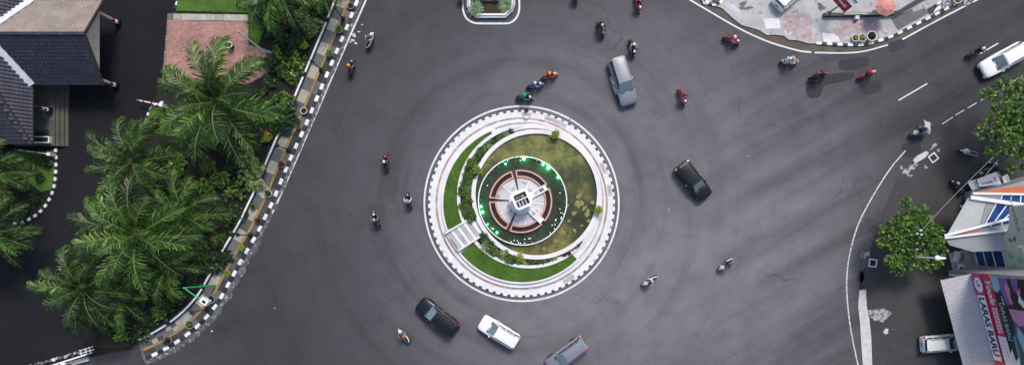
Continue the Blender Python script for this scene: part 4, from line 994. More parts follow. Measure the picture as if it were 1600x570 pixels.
for (x, y, z0, zt) in ((186, 37, 0, 3.3), (183, 134.5, 0, 3.3), (79, 173, .6, 3.2)):
    p = P(x, y, z0); mb = MB(HO); mb.lathe([(.15, .0), (.15, zt - z0)], (p.x, p.y, z0), 14); cmn = mb.build('column', CREAM if z0 == 0 else WOOD, house)
    mb = MB(HO); mb.box(p.x - .26, p.x + .26, p.y - .26, p.y + .26, z0, z0 + .55); mb.build('column_base', BLACK, cmn, bevel=.03)
    mb = MB(HO); mb.lathe([(.165, .95), (.165, 1.35)], (p.x, p.y, z0), 14); mb.build('band', RED if z0 == 0 else CREAM, cmn)
    mb = MB(HO); mb.lathe([(.20, .56), (.20, .66)], (p.x, p.y, z0), 14); mb.build('collar', WHITE, cmn)
t = thing('planter_box', 'long white planter box at the lower end of the porch', 'planter', P(66, 219, .6) + Vector((0, 0, .0)))
mb = MB(); mb.box(-.95, .95, -.32, .32, 0, .42); mb.build('box', WHITE, t, bevel=.02)
mb = MB(); mb.box(-.85, .85, -.22, .22, .4, .43); mb.build('soil', SOIL, t)
for x, kd in ((60, 'dark'), (70, 'dark')): plant(kd, x, 209, .42, 'dark pot plant on the porch beside the white planter box', 'plants on the porch', .6, 1.0, 3)
for x, y, ln, rot, lab in ((60, 239, 3.1, -8, 'white and red boom barrier arm below the porch'), (240, 163, 2.2, -12, 'white and red boom barrier arm at the small lawn kerb')):
    t = thing('boom_barrier', lab, 'barrier', P(x, y), math.radians(rot))
    mb = MB(); mb.box(-ln / 2, ln / 2, -.05, .05, .86, .98); arm = mb.build('arm', WHITE, t)
    for q in (-.48, -.25, .1): 
        mb = MB(); mb.box(ln * q, ln * q + .18, -.056, .056, .855, .985); mb.build('stripe', RED, arm)
    mb = MB(); mb.box(ln / 2 - .05, ln / 2 + .3, -.16, .16, 0, 1.05); mb.build('post', WHITE, t, bevel=.02)
t = thing('control_box', 'black square box standing on the small lawn', 'box', P(245.5, 192.5, .5) * Vector((1, 1, 0)) + Vector((0, 0, .15)), .12) if False else thing('control_box', 'black square box standing on the small lawn', 'box', (P(245.5, 192.5).x, P(245.5, 192.5).y, .15), .12)
mb = MB(); mb.box(-.36, .36, -.33, .33, 0, .55); mb.build('housing', DARK, t, bevel=.03); mb = MB(); mb.box(-.40, .40, -.37, .37, .55, .60); mb.build('lid', BLACK, t)

# ---------------------------------------------------------------- street furniture on the left
def pole_thing(name, label, cat, base, zb=.12, group=None):
    p = P(*base); return thing(name, label, cat, (p.x, p.y, zb), 0, group)
lampl = ['topmost black lamp post on the left pavement', 'second black lamp post from the top, by the wall pillar', 'black lamp post beside the dark red plant', 'black lamp post below the spiky pots', 'black lamp post next to the traffic light mast']
for (bx, by), lb in zip(((537, 31), (503, 110), (452, 235), (393, 367), (325, 482)), lampl):
    t = pole_thing('lamp_post', lb, 'lamp post', (bx, by), group='black lamp posts on the left pavement')
    mb = MB(); mb.box(-.22, .22, -.22, .22, 0, .16); mb.lathe([(.16, .16), (.12, .5), (.07, .6)], n=10); mb.build('base', BLACK, t)
    mb = MB(); mb.tube([(0, 0, .5), (0, 0, 2.9)], [.06, .045], 8); mb.build('post', BLACK, t)
    mb = MB(); mb.lathe([(.06, 2.85), (.13, 2.95), (.17, 3.2), (.2, 3.24), (.04, 3.42)], n=10); mb.build('lantern', DARK, t)
t = pole_thing('traffic_light', 'green traffic light mast with arm at the left pavement bend', 'traffic light', (337, 445.5))
TB = t.location.copy(); tz = 6.6; tt = P(286, 449.5, tz) - TB; he = P(315, 467, tz - .3) - TB
mb = MB(); mb.tube([(0, 0, 0), (0, 0, .3), (tt.x * .5, tt.y * .5, tz * .5), tt - Vector((0, 0, .1))], [.13, .10, .09, .075], 10); mb.build('mast', GREENP, t)
mb = MB(); mb.tube([tt - Vector((0, 0, .2)), tt.lerp(he, .5) + Vector((0, 0, .1)), he], [.06, .05, .045], 8); mb.build('arm', GREENP, t)
mb = MB(); d = (he - tt); d.z = 0; d.normalize(); sd = Vector((-d.y, d.x, 0)); c0 = he
mb.hexa([c0 - sd * .24 - Vector((0, 0, .5)), c0 + sd * .24 - Vector((0, 0, .5)), c0 + sd * .24 + d * .7 - Vector((0, 0, .5)), c0 - sd * .24 + d * .7 - Vector((0, 0, .5))], [c0 - sd * .24 + Vector((0, 0, .25)), c0 + sd * .24 + Vector((0, 0, .25)), c0 + sd * .24 + d * .7 + Vector((0, 0, .25)), c0 - sd * .24 + d * .7 + Vector((0, 0, .25))])
hb = mb.build('signal_head', WHITE, t, bevel=.03)
mb = MB(); q0 = c0 + d * .2; mb.hexa([q0 - sd * .12 + Vector((0, 0, .24)), q0 + sd * .12 + Vector((0, 0, .24)), q0 + sd * .12 + d * .34 + Vector((0, 0, .24)), q0 - sd * .12 + d * .34 + Vector((0, 0, .24))], [q0 - sd * .12 + Vector((0, 0, .27)), q0 + sd * .12 + Vector((0, 0, .27)), q0 + sd * .12 + d * .34 + Vector((0, 0, .27)), q0 - sd * .12 + d * .34 + Vector((0, 0, .27))]); mb.build('cover', DARK, hb)
for bx, by, h, lb, flag in ((420, 86, 7.2, 'tall white flagpole rising beside the brick court', 0), (464, 122, 1.6, 'short white and pink pole in the leafy bed', 1)):
    t = pole_thing('flagpole', lb, 'flagpole', (bx, by), .1)
    mb = MB(); mb.tube([(0, 0, 0), (0, 0, h)], [.10 if not flag else .12, .06], 10); mb.build('pole', WHITE, t)
    mb = MB(); mb.lathe([(.04, h), (.12, h + .05), (.10, h + .18), (.02, h + .24)], n=10); mb.build('finial', PINKW, t, smooth=True)
    mb = MB(); mb.lathe([(.3, 0), (.28, .12), (.12, .16)], n=12); mb.build('base', CONC, t)
t = pole_thing('litter_bin', 'round white-rimmed dark bin on the brick court', 'bin', (363.5, 74), .13)
mb = MB(); mb.lathe([(.24, 0), (.30, .7), (.24, .72)], n=16); mb.build('body', DARK, t); mb = MB(); mb.ring(800, 375, 4.0, 5.2, .68, .76, n=24, zp=0); mb.build('rim', WHITE, t)
# gate at the bottom left
t = thing('sliding_gate', 'dark metal sliding gate between the pavement end and white rails', 'gate', P(178, 549))
ga, gb_ = P(150, 556) - t.location, P(206, 543) - t.location
for z in (.15, .6, 1.05, 1.5):
    mb = MB(); mb.tube([ga + Vector((0, 0, z)), gb_ + Vector((0, 0, z))], .035, 6); mb.build('rail', DARK, t)
for k in range(16):
    p = ga.lerp(gb_, k / 15); mb = MB(); mb.tube([p + Vector((0, 0, .1)), p + Vector((0, 0, 1.55))], .022, 6); mb.build('bar', DARK, t)
t = thing('rail_fence', 'white tubular rail fence beside the dark driveway at the bottom left', 'fence', P(105, 563))
fa, fb = P(40, 584) - t.location, P(144, 551) - t.location
for z, w in ((.5, .05), (1.0, .09)):
    mb = MB(); mb.tube([fa + Vector((0, 0, z)), fb + Vector((0, 0, z))], w, 8); mb.build('rail', WHITE, t)
for k in range(5):
    p = fa.lerp(fb, k / 4); mb = MB(); mb.tube([p, p + Vector((0, 0, 1.05))], .05, 8); mb.build('post', WHITE, t)
nn_ = Vector((-(fb - fa).y, (fb - fa).x, 0)).normalized()
for q in (.25, .55):
    mb = MB(); mb.tube([fb + nn_ * q - (fb - fa).normalized() * .5 + Vector((0, 0, 1)), fb + nn_ * q + (fb - fa).normalized() * .9 + Vector((0, 0, 1))], .04, 6); mb.build('rail', WHITE, t)
for q in (-.4, .1, .5):
    p = fb + (fb - fa).normalized() * q; mb = MB(); mb.tube([p + Vector((0, 0, 1)), p + nn_ * .62 + Vector((0, 0, 1))], .04, 6); mb.build('bracket', WHITE, t)
t = thing('stone_border', 'rough stone border behind the white rail fence', 'border', P(80, 566))
r = random.Random(4)
for k in range(26):
    c = P(46 + k * 3.6 + r.uniform(-1, 1), 573 - k * 1.0 + r.uniform(-2.5, 1.5)) - t.location; rd = r.uniform(.10, .2)
    mb = MB(); mb.lathe([(rd * .5, -.05), (rd, .05), (rd * .8, .16), (rd * .3, .2)], c, 7); mb.build('stone', r.choice([CONC, CONCD, CONCD, CONCW]), t)
t = pole_thing('globe_lamp', 'white globe lamp on a short post at the bottom left', 'lamp', (114, 565), .0)
mb = MB(); mb.tube([(0, 0, 0), (0, 0, 1.2)], .05, 8); mb.build('post', WHITE, t); mb = MB(); mb.lathe([(.08, 1.2), (.2, 1.28), (.27, 1.45), (.2, 1.62), (.06, 1.7)], n=16); mb.build('globe', WHITE, t, smooth=True)
t = thing('wall_block', 'grey concrete kerb block beside the globe lamp', 'block', P(127, 563), .26)
mb = MB(); mb.box(-.9, .9, -.2, .2, 0, .35); mb.build('block', CONC, t, bevel=.02)
# litter on the carriageway
for x, y, c_, lb in ((333, 518, RED, 'red and white scrap of litter near the pavement bend'), (429, 481, WHITE, 'thin pale scrap of litter on the open road'), (1168, 244, WHITE, 'tiny white scrap right of the black car'), (1045, 327, WHITE, 'tiny white scrap below the black car'), (293, 520, WHITE, 'crumpled white bag on the pavement bend')):
    t = thing('litter', lb, 'litter', P(x, y) + Vector((0, 0, .13 if x == 293 else .002)), random.uniform(0, 3))
    mb = MB(); s = .2 if x == 293 else .12; r = random.Random(x)
    v = [(r.uniform(-s, s), r.uniform(-s * .5, s * .5), r.uniform(0, s * .5)) for _ in range(9)]
    mb.add(v, [(0, 1, 2), (2, 3, 4), (4, 5, 0), (5, 6, 7), (7, 8, 1), (3, 6, 8), (1, 4, 7)]); mb.build('scrap', c_, t)
    if c_ is RED: mb = MB(); mb.box(.1, .22, -.05, .08, 0, .04); mb.build('paper', WHITE, t)

# ---------------------------------------------------------------- top right furniture
t = thing('parapet_wall', 'long low black parapet wall on the pink pavement', 'wall', P(1340, 26))
T0 = t.location.copy(); pts = spline([(1284, 26), (1330, 25.5), (1375, 25), (1398, 22), (1415, 12), (1440, -2), (1470, -18)], 5)
mb = MB(T0); ribbon(mb, pts, 4.6, .1, .62); mb.build('body', BLACK, t)
mb = MB(T0); ribbon(mb, pts[6:22], 2.4, .6, .70, .5); mb.build('coping', CONC, t)
t = thing('stone_lamp', 'small cream lamp block against the black parapet', 'lamp', P(1335, 30.5) + Vector((0, 0, .12)))
mb = MB(); mb.box(-.2, .2, -.18, .18, 0, .5); mb.build('block', CREAM, t, bevel=.03); mb = MB(); mb.box(-.12, .12, -.24, -.18, .12, .4); mb.build('pane', DARK, t)
UMB = mat('umbrella_cloth', (.62, .27, .21, 1), .8, .1, 2, island=.08)
u0 = P(1385, 9, 2.2); t = thing('patio_umbrella', 'faded orange pink patio umbrella behind the parapet', 'umbrella', (u0.x, u0.y, .12))
mb = MB(); mb.tube([(0, 0, 0), (0, 0, 2.45)], .03, 8); mb.build('pole', STEEL, t); mb = MB(); mb.lathe([(.3, 0), (.28, .08), (.05, .12)], n=14); mb.build('base', CONCD, t)
for k in range(8):
    a, b = k * PI / 4, (k + 1) * PI / 4; R_ = 1.0
    p0 = Vector((0, 0, 2.45)); m0, m1 = Vector((.55 * math.cos(a), .55 * math.sin(a), 2.27)), Vector((.55 * math.cos(b), .55 * math.sin(b), 2.27)); q0, q1 = Vector((R_ * math.cos(a), R_ * math.sin(a), 1.95)), Vector((R_ * math.cos(b), R_ * math.sin(b), 1.95)); z_ = Vector((0, 0, -.02))
    mb = MB(); mb.add([p0, m0, m1, q0, q1, (q0 + q1) / 2 * .97 + Vector((0, 0, .02)), p0 + z_, m0 + z_, m1 + z_, q0 + z_, q1 + z_], [(0, 1, 2), (1, 3, 5), (1, 5, 2), (2, 5, 4), (6, 8, 7), (7, 8, 10, 9)]); mb.build('canopy_panel', UMB, t)

def text_obj(s, size, m, parent, mat4, depth=.004, bold=0.0, align='LEFT', shear=0.0, sx=1.0):
    cu = bpy.data.curves.new('lettering', 'FONT'); cu.body = s; cu.size = size; cu.extrude = depth; cu.offset = bold; cu.align_x = align; cu.shear = shear; cu.resolution_u = 3
    o = bpy.data.objects.new('lettering', cu); COL.objects.link(o)
    dg = bpy.context.evaluated_depsgraph_get(); me = bpy.data.meshes.new_from_object(o.evaluated_get(dg)); bpy.data.objects.remove(o); bpy.data.curves.remove(cu)
    me.materials.clear(); me.materials.append(m)
    me.transform(mat4 @ Matrix.Diagonal((sx, 1, 1, 1))); ob = link('lettering', me, parent); return ob
def basis(o, x, y):
    x, y = Vector(x).normalized(), Vector(y).normalized(); z = x.cross(y); return Matrix(((x.x, y.x, z.x, o[0]), (x.y, y.y, z.y, o[1]), (x.z, y.z, z.z, o[2]), (0, 0, 0, 1)))
# red signboard on a black post
sb = P(1294, 21.5); t = thing('signboard', 'red signboard with pale script on a black post at the top edge', 'sign', (sb.x, sb.y, .12))
pe = P(1309, 11, 3.0) - t.location
ax = (P(1322, 18, 3.0) - P(1303, -3, 3.0)); ax.z = 0; L_ = ax.length * 1.45; ax.normalize(); ay = Vector((-ax.y, ax.x, 0)); tilt = (ay * .6 + Vector((0, 0, .8))).normalized()
mb = MB(); mb.tube([(0, 0, 0), (0, 0, 2.6), pe - Vector((0, 0, .3)), pe], [.07, .06, .05, .05], 8); mb.lathe([(.22, 0), (.2, .1), (.07, .14)], n=12); mb.build('post', BLACK, t)
c0 = P(1315, 4, 3.0) - t.location
def slab(nm, m, u0, u1, v0, v1, d0, d1, par, o=c0, U=ax, V=tilt):
    W = U.cross(V); mb = MB(); mb.hexa([o + U * u0 + V * v0 + W * d0, o + U * u1 + V * v0 + W * d0, o + U * u1 + V * v1 + W * d0, o + U * u0 + V * v1 + W * d0], [o + U * u0 + V * v0 + W * d1, o + U * u1 + V * v0 + W * d1, o + U * u1 + V * v1 + W * d1, o + U * u0 + V * v1 + W * d1]); return mb.build(nm, m, par)
REDS = mat('sign_red', (.30, .012, .02, 1), .4, .12); SCRIPT = mat('sign_script', (.75, .55, .5, 1), .5, .1)
if ax.cross(tilt).z < 0: tilt = -tilt if False else tilt
bo_ = slab('frame', BLACK, -L_ / 2, L_ * .38, -.42, .42, -.06, .06, t); W_ = ax.cross(tilt); sg = 1 if W_.z > 0 else -1
slab('panel', REDS, -L_ / 2 + .07, L_ * .38 - .07, -.34, .34, .06 * sg, .075 * sg, t)
U2 = ax if sg > 0 else -ax
mb = MB(); r = random.Random(2)
pp = [c0 + ax * (-L_ / 2 + .3 + k * (L_ * .62) / 40) + tilt * (.0 + .13 * math.sin(k * 1.35) * r.uniform(.5, 1.1)) + W_ * sg * .085 for k in range(41)]
mb.tube(pp, .028, 5); mb.build('lettering', SCRIPT, t)
slab('back_rail', WHITE, -L_ / 2, L_ * .40, .62, .74, -.2, -.14, t); slab('back_panel', mat('blue_grey_panel', (.3, .3, .38, 1), .5, .1), -L_ / 2, L_ * .40, .74, .98, -.2, -.15, t); slab('back_rail', WHITE, -L_ / 2, L_ * .42, .98, 1.06, -.2, -.14, t)
# round traffic signs
SIGNB = MB().lathe([(.0, 0), (.36, 0), (.36, .02), (.0, .02)], n=28).mesh('disc', WHITE)
for (bx, by, lb, pb) in ((1479, 3, 'round red-ringed traffic sign above the kerb end, left one', (1474, 10)), (1512.5, 2.5, 'round red-ringed traffic sign leaning over the edge line, right one', (1508, 8.5))):
    p = P(bx, by, 2.2); b0 = P(pb[0], pb[1]); t = thing('traffic_sign', lb, 'traffic sign', (b0.x, b0.y, .1)); o = Vector((p.x - b0.x, p.y - b0.y, 2.1))
    mb = MB(); mb.tube([(0, 0, 0), (0, 0, 1.0), o - Vector((0, .05, 0))], .035, 8); mb.build('post', WHITE, t)
    rot = Matrix.Rotation(math.radians(-50), 4, 'X') @ Matrix.Identity(4); rot = Matrix.Rotation(math.radians(-25), 4, 'Z') @ Matrix.Rotation(math.radians(42), 4, 'X')
    def put(nm, mbx, m): me = mbx.mesh(nm, m); me.transform(Matrix.Translation(o) @ rot); return link(nm, me, t)
    mb = MB(); mb.lathe([(.02, 0), (.42, 0), (.42, .02), (.02, .021)], n=28); put('plate', mb, WHITE)
    mb = MB(); mb.ring(800, 375, 5.6, 6.9, .02, .03, n=32, zp=0); put('ring', mb, RED)
    mb = MB(); mb.box(-.05, .04, -.22, .1, .022, .03); mb.box(-.05, .2, .06, .14, .0225, .0305); mb.add([(.2, .0, .0225), (.2, .2, .0225), (.3, .1, .0225), (.2, .0, .031), (.2, .2, .031), (.3, .1, .031)], [(3, 5, 4), (0, 1, 2), (0, 2, 5, 3), (2, 1, 4, 5)]); put('arrow', mb, BLACK)
t = thing('stone_block', 'stack of pale kerb stones by the left round traffic sign', 'stone', P(1472, 11) + Vector((0, 0, .12)), .5)
mb = MB(); mb.box(-.25, .25, -.2, .2, 0, .28); mb.build('block', CONC, t, bevel=.02); mb = MB(); mb.box(-.6, .2, .35, .55, 0, .3); mb.build('block', CONCW, t, bevel=.02)
t = thing('open_drain', 'open drain pit with a pale concrete edge by the kerb', 'drain', P(1456, 16) + Vector((0, 0, .12)), .5)
mb = MB(); mb.box(-.5, .5, -.3, .32, -.01, .025); mb.build('pit', BLACK, t); mb = MB(); mb.add([(-.2, -.3, .03), (.75, -.3, .03), (.8, .05, .03), (.3, -.02, .03), (-.2, -.3, .16), (.75, -.3, .16), (.8, .05, .16), (.3, -.02, .16)], [(3, 2, 1, 0), (4, 5, 6, 7), (0, 1, 5, 4), (1, 2, 6, 5), (2, 3, 7, 6), (3, 0, 4, 7)]); mb.build('edge', CONCW, t)

# ---------------------------------------------------------------- buildings on the right
DIR = Vector((.2577, .9662)); NRM = Vector((-.9662, .2577))          # along the facade / outwards, in pixels
class Facade:
    def __init__(s, ax_, ay_): s.a = Vector((ax_, ay_))
    def pt(s, u, z, out=0.0):
        q = s.a + DIR * u + NRM * out * PXM; p = P(q.x, q.y); return Vector((p.x, p.y, z))
    def box(s, nm, m, u0, u1, z0, z1, o0, o1, par, bevel=0.0):
        mb = MB(par.location); mb.hexa([s.pt(u0, z0, o0), s.pt(u1, z0, o0), s.pt(u1, z0, o1), s.pt(u0, z0, o1)], [s.pt(u0, z1, o0), s.pt(u1, z1, o0), s.pt(u1, z1, o1), s.pt(u0, z1, o1)]); return mb.build(nm, m, par, bevel=bevel)
    def text(s, txt, size, m, u, z, out, par, **k):
        o = s.pt(u, z, out) - par.location; ex_ = s.pt(u + 10, z, out) - s.pt(u, z, out)
        return text_obj(txt, size, m, par, basis(o, ex_, (0, 0, 1)), **k)
    def shape(s, nm, m, pts, out, par, th=.006):
        n = len(pts); mb = MB(par.location)
        mb.add([s.pt(u, z, out) for u, z in pts] + [s.pt(u, z, out + th) for u, z in pts], [tuple(range(n, 2 * n)), tuple(range(n))] + [(i, (i + 1) % n, n + (i + 1) % n, n + i) for i in range(n)]); return mb.build(nm, m, par)
def flat(name, c, rough=.5): return mat(name, c, rough, .07, 1.2, 6)
GWALL = mat('wall_grey', (.30, .30, .31, 1), .7, .1, .6, 6, stain=((.22, .21, .2, 1), 1, .6)); LWALL = mat('wall_light', (.46, .47, .45, 1), .7, .1, .6, 6)
NAVY = flat('letter_navy', (.02, .02, .09, 1)); SW = flat('sign_white', (.8, .79, .8, 1)); SR = flat('sign_crimson', (.55, .02, .09, 1)); MAG = flat('sign_magenta', (.5, .03, .14, 1))
BLU = mat('blue_glass', (.012, .06, .21, 1), .08, .2, .5, 3, spec=.5); DKG = mat('dark_glass', (.01, .012, .018, 1), .08, .1)
METAL = mat('corrugated_metal', (.50, .48, .50, 1), .55, .1, .8, 6, metal=.1, stain=((.28, .26, .26, 1), .8, .58))
sf = Facade(1481, 423)
shop = thing('shop_building', 'shop building with LARAS BARU signs and a corrugated awning at the right', 'building', P(1500, 500))
sf.box('wall', GWALL, 0, 330, 0, 10.6, -14, -.01, shop)
sf.box('shopfront', DKG, 4, 320, .2, 2.9, -.005, .05, shop)
for k in range(7): sf.box('mullion', WHITE, 4 + k * 44, 7 + k * 44, .2, 2.95, .05, .12, shop)
# awning: each corrugated sheet
r = random.Random(6)
for k in range(9):
    u0, u1 = 1 + k * 20.5, 1 + (k + 1) * 20.5; nn = 24; mb = MB(shop.location); v = []; th = .02
    for i in range(nn + 1):
        w = .045 * (1 if i % 4 in (0, 1) else 0) + (.012 if k % 2 else 0); u = u0 + (u1 - u0) * i / nn
        for (o, z) in ((.02, 3.46), (2.62, 2.84)):
            p = sf.pt(u, z + w, o); v += [p, p - Vector((0, 0, th))]
    f = []
    for i in range(nn): b = i * 4; f += [(b, b + 2, b + 6, b + 4), (b + 1, b + 5, b + 7, b + 3), (b + 2, b + 3, b + 7, b + 6)]
    mb.add(v, f); mb.build('awning_sheet', METAL, shop)
for k in range(5):
    u = 6 + k * 44; p = sf.pt(u, 0, .8); mb = MB(shop.location); mb.tube([p, p + Vector((0, 0, 3.24))], .045, 8); mb.build('awning_post', STEEL, shop)
sf.box('awning_beam', STEEL, 0, 186, 2.70, 2.80, 2.45, 2.55, shop)
# long LARAS BARU sign
s1 = sf.box('sign', SW, 2, 139, 3.62, 4.82, .02, .16, shop)
sf.box('sign_end', MAG, 1.6, 33, 3.61, 4.83, .02, .168, shop); sf.box('sign_trim', SR, 30, 141, 4.68, 4.84, .02, .172, shop); sf.box('sign_end', SR, 132, 141, 3.62, 4.8, .02, .170, shop)
sf.text('LARAS BARU', 1.0, NAVY, 36, 3.82, .172, shop, bold=.034, sx=.98)
cc = [(17 + 11.5 * math.cos(2 * PI * k / 28), 4.22 + .50 * math.sin(2 * PI * k / 28)) for k in range(28)]
sf.shape('emblem', SW, cc, .170, shop); sf.text('LB', .62, MAG, 10.2, 4.02, .178, shop, bold=.015)
rg = random.Random(5)
for k in range(24): sf.box('bracket', NAVY if k % 2 else STEEL, 36 + k * 4.2, 36.6 + k * 4.2, 3.48, 3.60, .05, .12, shop)
# red script sign above it
sf.box('sign', SR, 0, 92, 4.98, 6.0, .02, .13, shop); sf.box('sign', SW, 92.4, 150, 4.98, 6.0, .02, .13, shop)
sf.text('Yoole', 1.0, SW, 6, 5.16, .134, shop, shear=.35, bold=.01, sx=1.0)
r = random.Random(15)
for row in range(2):
    u = 50
    while u < 86: w = r.uniform(1.2, 3); sf.box('small_lettering', SW, u, u + w, 5.2 + row * .34, 5.42 + row * .34, .128, .136, shop); u += w + 1.0
for row in range(3):
    u = 100
    while u < 124: sf.box('small_lettering', SR, u, u + 1.6, 5.2 + row * .22, 5.28 + row * .22, .128, .136, shop); u += 5
for u in (1, 47, 93, 139): sf.box('bracket', STEEL, u, u + 1.5, 4.8, 6.1, .0, .03, shop)
# big printed billboard
BK = flat('print_black', (.012, .012, .016, 1)); PUR = flat('print_purple', (.22, .10, .34, 1)); PK = flat('print_pink', (.62, .25, .42, 1)); TEAL = flat('print_teal', (.05, .32, .36, 1)); LBL = flat('print_light_blue', (.28, .48, .60, 1)); MID = flat('print_slate', (.05, .09, .13, 1))
sf.box('billboard', BK, 3, 175, 6.12, 11.2, .02, .2, shop)
def pr(m, pts, k): sf.shape('print', m, pts, .2 + .0012 * k, shop, .005)
pr(LBL, [(3, 6.12), (3, 7.0), (20, 7.0), (26, 6.5), (22, 6.12)], 1); pr(PUR, [(3, 7.0), (3, 8.2), (40, 7.7), (44, 7.4), (20, 7.0)], 2); pr(PUR, [(3, 8.5), (3, 9.4), (24, 9.0), (20, 8.6)], 3)
pr(PK, [(10, 7.9), (18, 8.2), (30, 8.0), (40, 8.1), (42, 7.8), (30, 7.7), (16, 7.6)], 4); pr(LBL, [(4, 10.2), (4, 10.9), (28, 10.6), (44, 9.6), (36, 9.3), (24, 10.0)], 5); pr(SW, [(24, 9.1), (40, 9.5), (44, 9.9), (46, 9.4), (36, 8.8)], 6); pr(PK, [(16, 9.4), (24, 9.3), (30, 9.0), (22, 8.9)], 7)
pr(PK, [(48, 7.4), (48, 9.4), (66, 9.2), (72, 8.2), (64, 7.6)], 8); pr(TEAL, [(48, 9.6), (48, 11.2), (70, 11.2), (68, 9.9)], 9); pr(MID, [(64, 7.6), (72, 8.2), (68, 9.9), (72, 11.2), (150, 11.2), (150, 7.2), (100, 7.2)], 10)
pr(LBL, [(70, 7.9), (86, 7.6), (112, 7.9), (128, 7.5), (132, 7.9), (110, 8.4), (84, 8.4)], 11); pr(TEAL, [(84, 7.3), (110, 7.4), (128, 7.1), (120, 7.0), (90, 7.05)], 12)
pts = []
for k in range(15):
    a = -2.6 + k * .36; pts.append((62 + 11 * math.cos(a), 9.0 + .62 * math.sin(a)))
pr(PK, pts + [(62 + 5.5 * (p[0] - 62) / 11, 9.0 + .5 * (p[1] - 9.0)) for p in pts[::-1]], 13); pr(SW, [(70, 9.6), (84, 10.4), (88, 9.9), (80, 9.1)], 14); pr(SW, [(116, 6.14), (108, 6.5), (126, 6.6), (118, 7.1), (140, 7.1), (132, 7.6), (175, 7.8), (175, 6.14)], 15)
sf.text('LARAS BARU', .62, LBL, 40, 6.42, .226, shop, bold=.012, sx=.98)
sf.text('OWN', 1.25, SW, 84, 8.75, .226, shop, bold=.01, sx=1.0)
sf.text('LARAS', .3, SW, 30, 6.9, .226, shop)
sf.box('billboard_frame', STEEL, 1.5, 3, 6.0, 11.3, .02, .24, shop)
WARM, nt_, b_ = new_mat('warm_bulb'); b_.inputs['Base Color'].default_value = (.9, .7, .4, 1); b_.inputs['Emission Color'].default_value = (1, .72, .32, 1); b_.inputs['Emission Strength'].default_value = 9
for k, (u, o, z) in enumerate(((146, 1.9, 3.3), (146, .9, 3.5), (147, .3, 6.1), (146, 1.4, 3.4))):
    t = thing('lamp_bulb', 'warm lit bulb at the bottom end of the shop awning', 'lamp', sf.pt(u, z, o), 0, 'warm lamps at the awning end')
    mb = MB(); mb.lathe([(.03, -.1), (.08, 0), (.10, .08), (.04, .16)], n=10); mb.build('bulb', WARM, t, smooth=True); mb = MB(); mb.lathe([(.04, -.2), (.05, -.1), (.03, -.08)], n=8); mb.build('socket', DARK, t)

# bank: recessed west front, fascia board, slanted glass canopy
bf = Facade(1514, 400)
bank = thing('bank_building', 'grey bank building with slanted blue glass canopy at the right edge', 'building', P(1540, 370))
bf.box('wall', GWALL, -26, 20, 0, 4.9, -9, -.02, bank); bf.box('wall', GWALL, -98, -26.2, 0, 3.7, -12, -1.0, bank)
bf.box('window_frame', WHITE, -12, -10, .9, 5.0, -.02, .12, bank); bf.box('window_frame', WHITE, 21.5, 23, .9, 5.0, -.02, .12, bank)
zz = [1.1, 2.3, 3.55, 4.85]
for k in range(3):
    w = bf.box('window', BLU, -9.8, 20.5, zz[k] + .05, zz[k + 1] - .05, -.02, .05, bank)
    bf.box('window_frame', WHITE, -10, 21.5, zz[k] - .06, zz[k] + .04, -.02, .11, bank)
bf.box('window_frame', WHITE, -10, 21.5, 4.82, 4.92, -.02, .11, bank)
bf.box('window', DKG, 23.2, 34, 1.1, 4.5, -.1, .04, bank)
# porch floor with seats
bf.box('porch_floor', LWALL, -12, 18, 0, .22, .02, 1.9, bank)
for u in (-8, 12):
    t = thing('bench', 'small white bench with a dark arched back by the bank porch' if u < 0 else 'white planter bench with a green plant by the bank porch', 'bench', bf.pt(u + 2, .22, 1.5), math.radians(-15))
    mb = MB(); mb.box(-.25, .25, -.5, .5, .28, .42); mb.build('seat', WHITE, t, bevel=.02)
    for sgn in (-1, 1): mb = MB(); mb.box(-.22, .22, sgn * .42 - .05, sgn * .42 + .05, 0, .28); mb.build('leg', WHITE, t)
    if u < 0: mb = MB(); mb.tube([(.25, .35 * math.cos(a * PI / 10), .42 + .5 * math.sin(a * PI / 10)) for a in range(11)], .05, 6); mb.build('backrest', BLACK, t)
    else: link('foliage', BU['mid'][0], t, (0, 0, .42), scale=.28)
def cz(px, dz=0): return 4.0 + (px - 1477) / 133 * 2.3 + dz
def cslab(nm, m, pts, dz0, dz1, par=bank):
    n = len(pts); mb = MB(par.location); v = [P(x, y, cz(x, dz0)) for x, y in pts] + [P(x, y, cz(x, dz1)) for x, y in pts]
    mb.add(v, [tuple(range(n, 2 * n))[::-1], tuple(range(n))] + [(i, (i + 1) % n, n + (i + 1) % n, n + i) for i in range(n)]); return mb.build(nm, m, par)
def cbeam(nm, m, a, b, w, dz0, dz1):
    a, b = Vector(a), Vector(b); t_ = (b - a).normalized(); n_ = Vector((-t_.y, t_.x)) * w / 2
    return cslab(nm, m, [a - n_, b - n_, b + n_, a + n_], dz0, dz1)
cslab('canopy_deck', GWALL, [(1478, 368), (1517, 304), (1640, 304), (1640, 350), (1578, 360)], -.25, -.04)
cslab('canopy_panel', LWALL, [(1480, 366), (1513, 308), (1541, 316), (1531, 350)], -.03, .03)
cslab('canopy_panel', GWALL, [(1541.5, 316.5), (1557, 316.5), (1534, 350), (1531.5, 350)], -.03, .05)
cslab('canopy_panel', GWALL, [(1523, 303), (1565, 304), (1562, 310), (1524, 306)], -.03, .04)
def lerp2(a, b, t): return (a[0] + (b[0] - a[0]) * t, a[1] + (b[1] - a[1]) * t)
g0, g1, g2, g3 = (1540, 349), (1558, 316), (1640, 328), (1612, 333)
for k in range(5):
    t0, t1 = k / 5 + .012, (k + 1) / 5 - .012
    cslab('glass_pane', BLU, [lerp2(g0, g3, t0), lerp2(g0, g3, t1), lerp2(g1, g2, t1), lerp2(g1, g2, t0)], -.02, .03)
    cbeam('glazing_bar', WHITE, lerp2(g0, g3, k / 5), lerp2(g1, g2, k / 5), 2.0, -.02, .09)
h0, h1, h2, h3 = (1566, 304.5), (1564, 311), (1640, 322), (1640, 304.5)
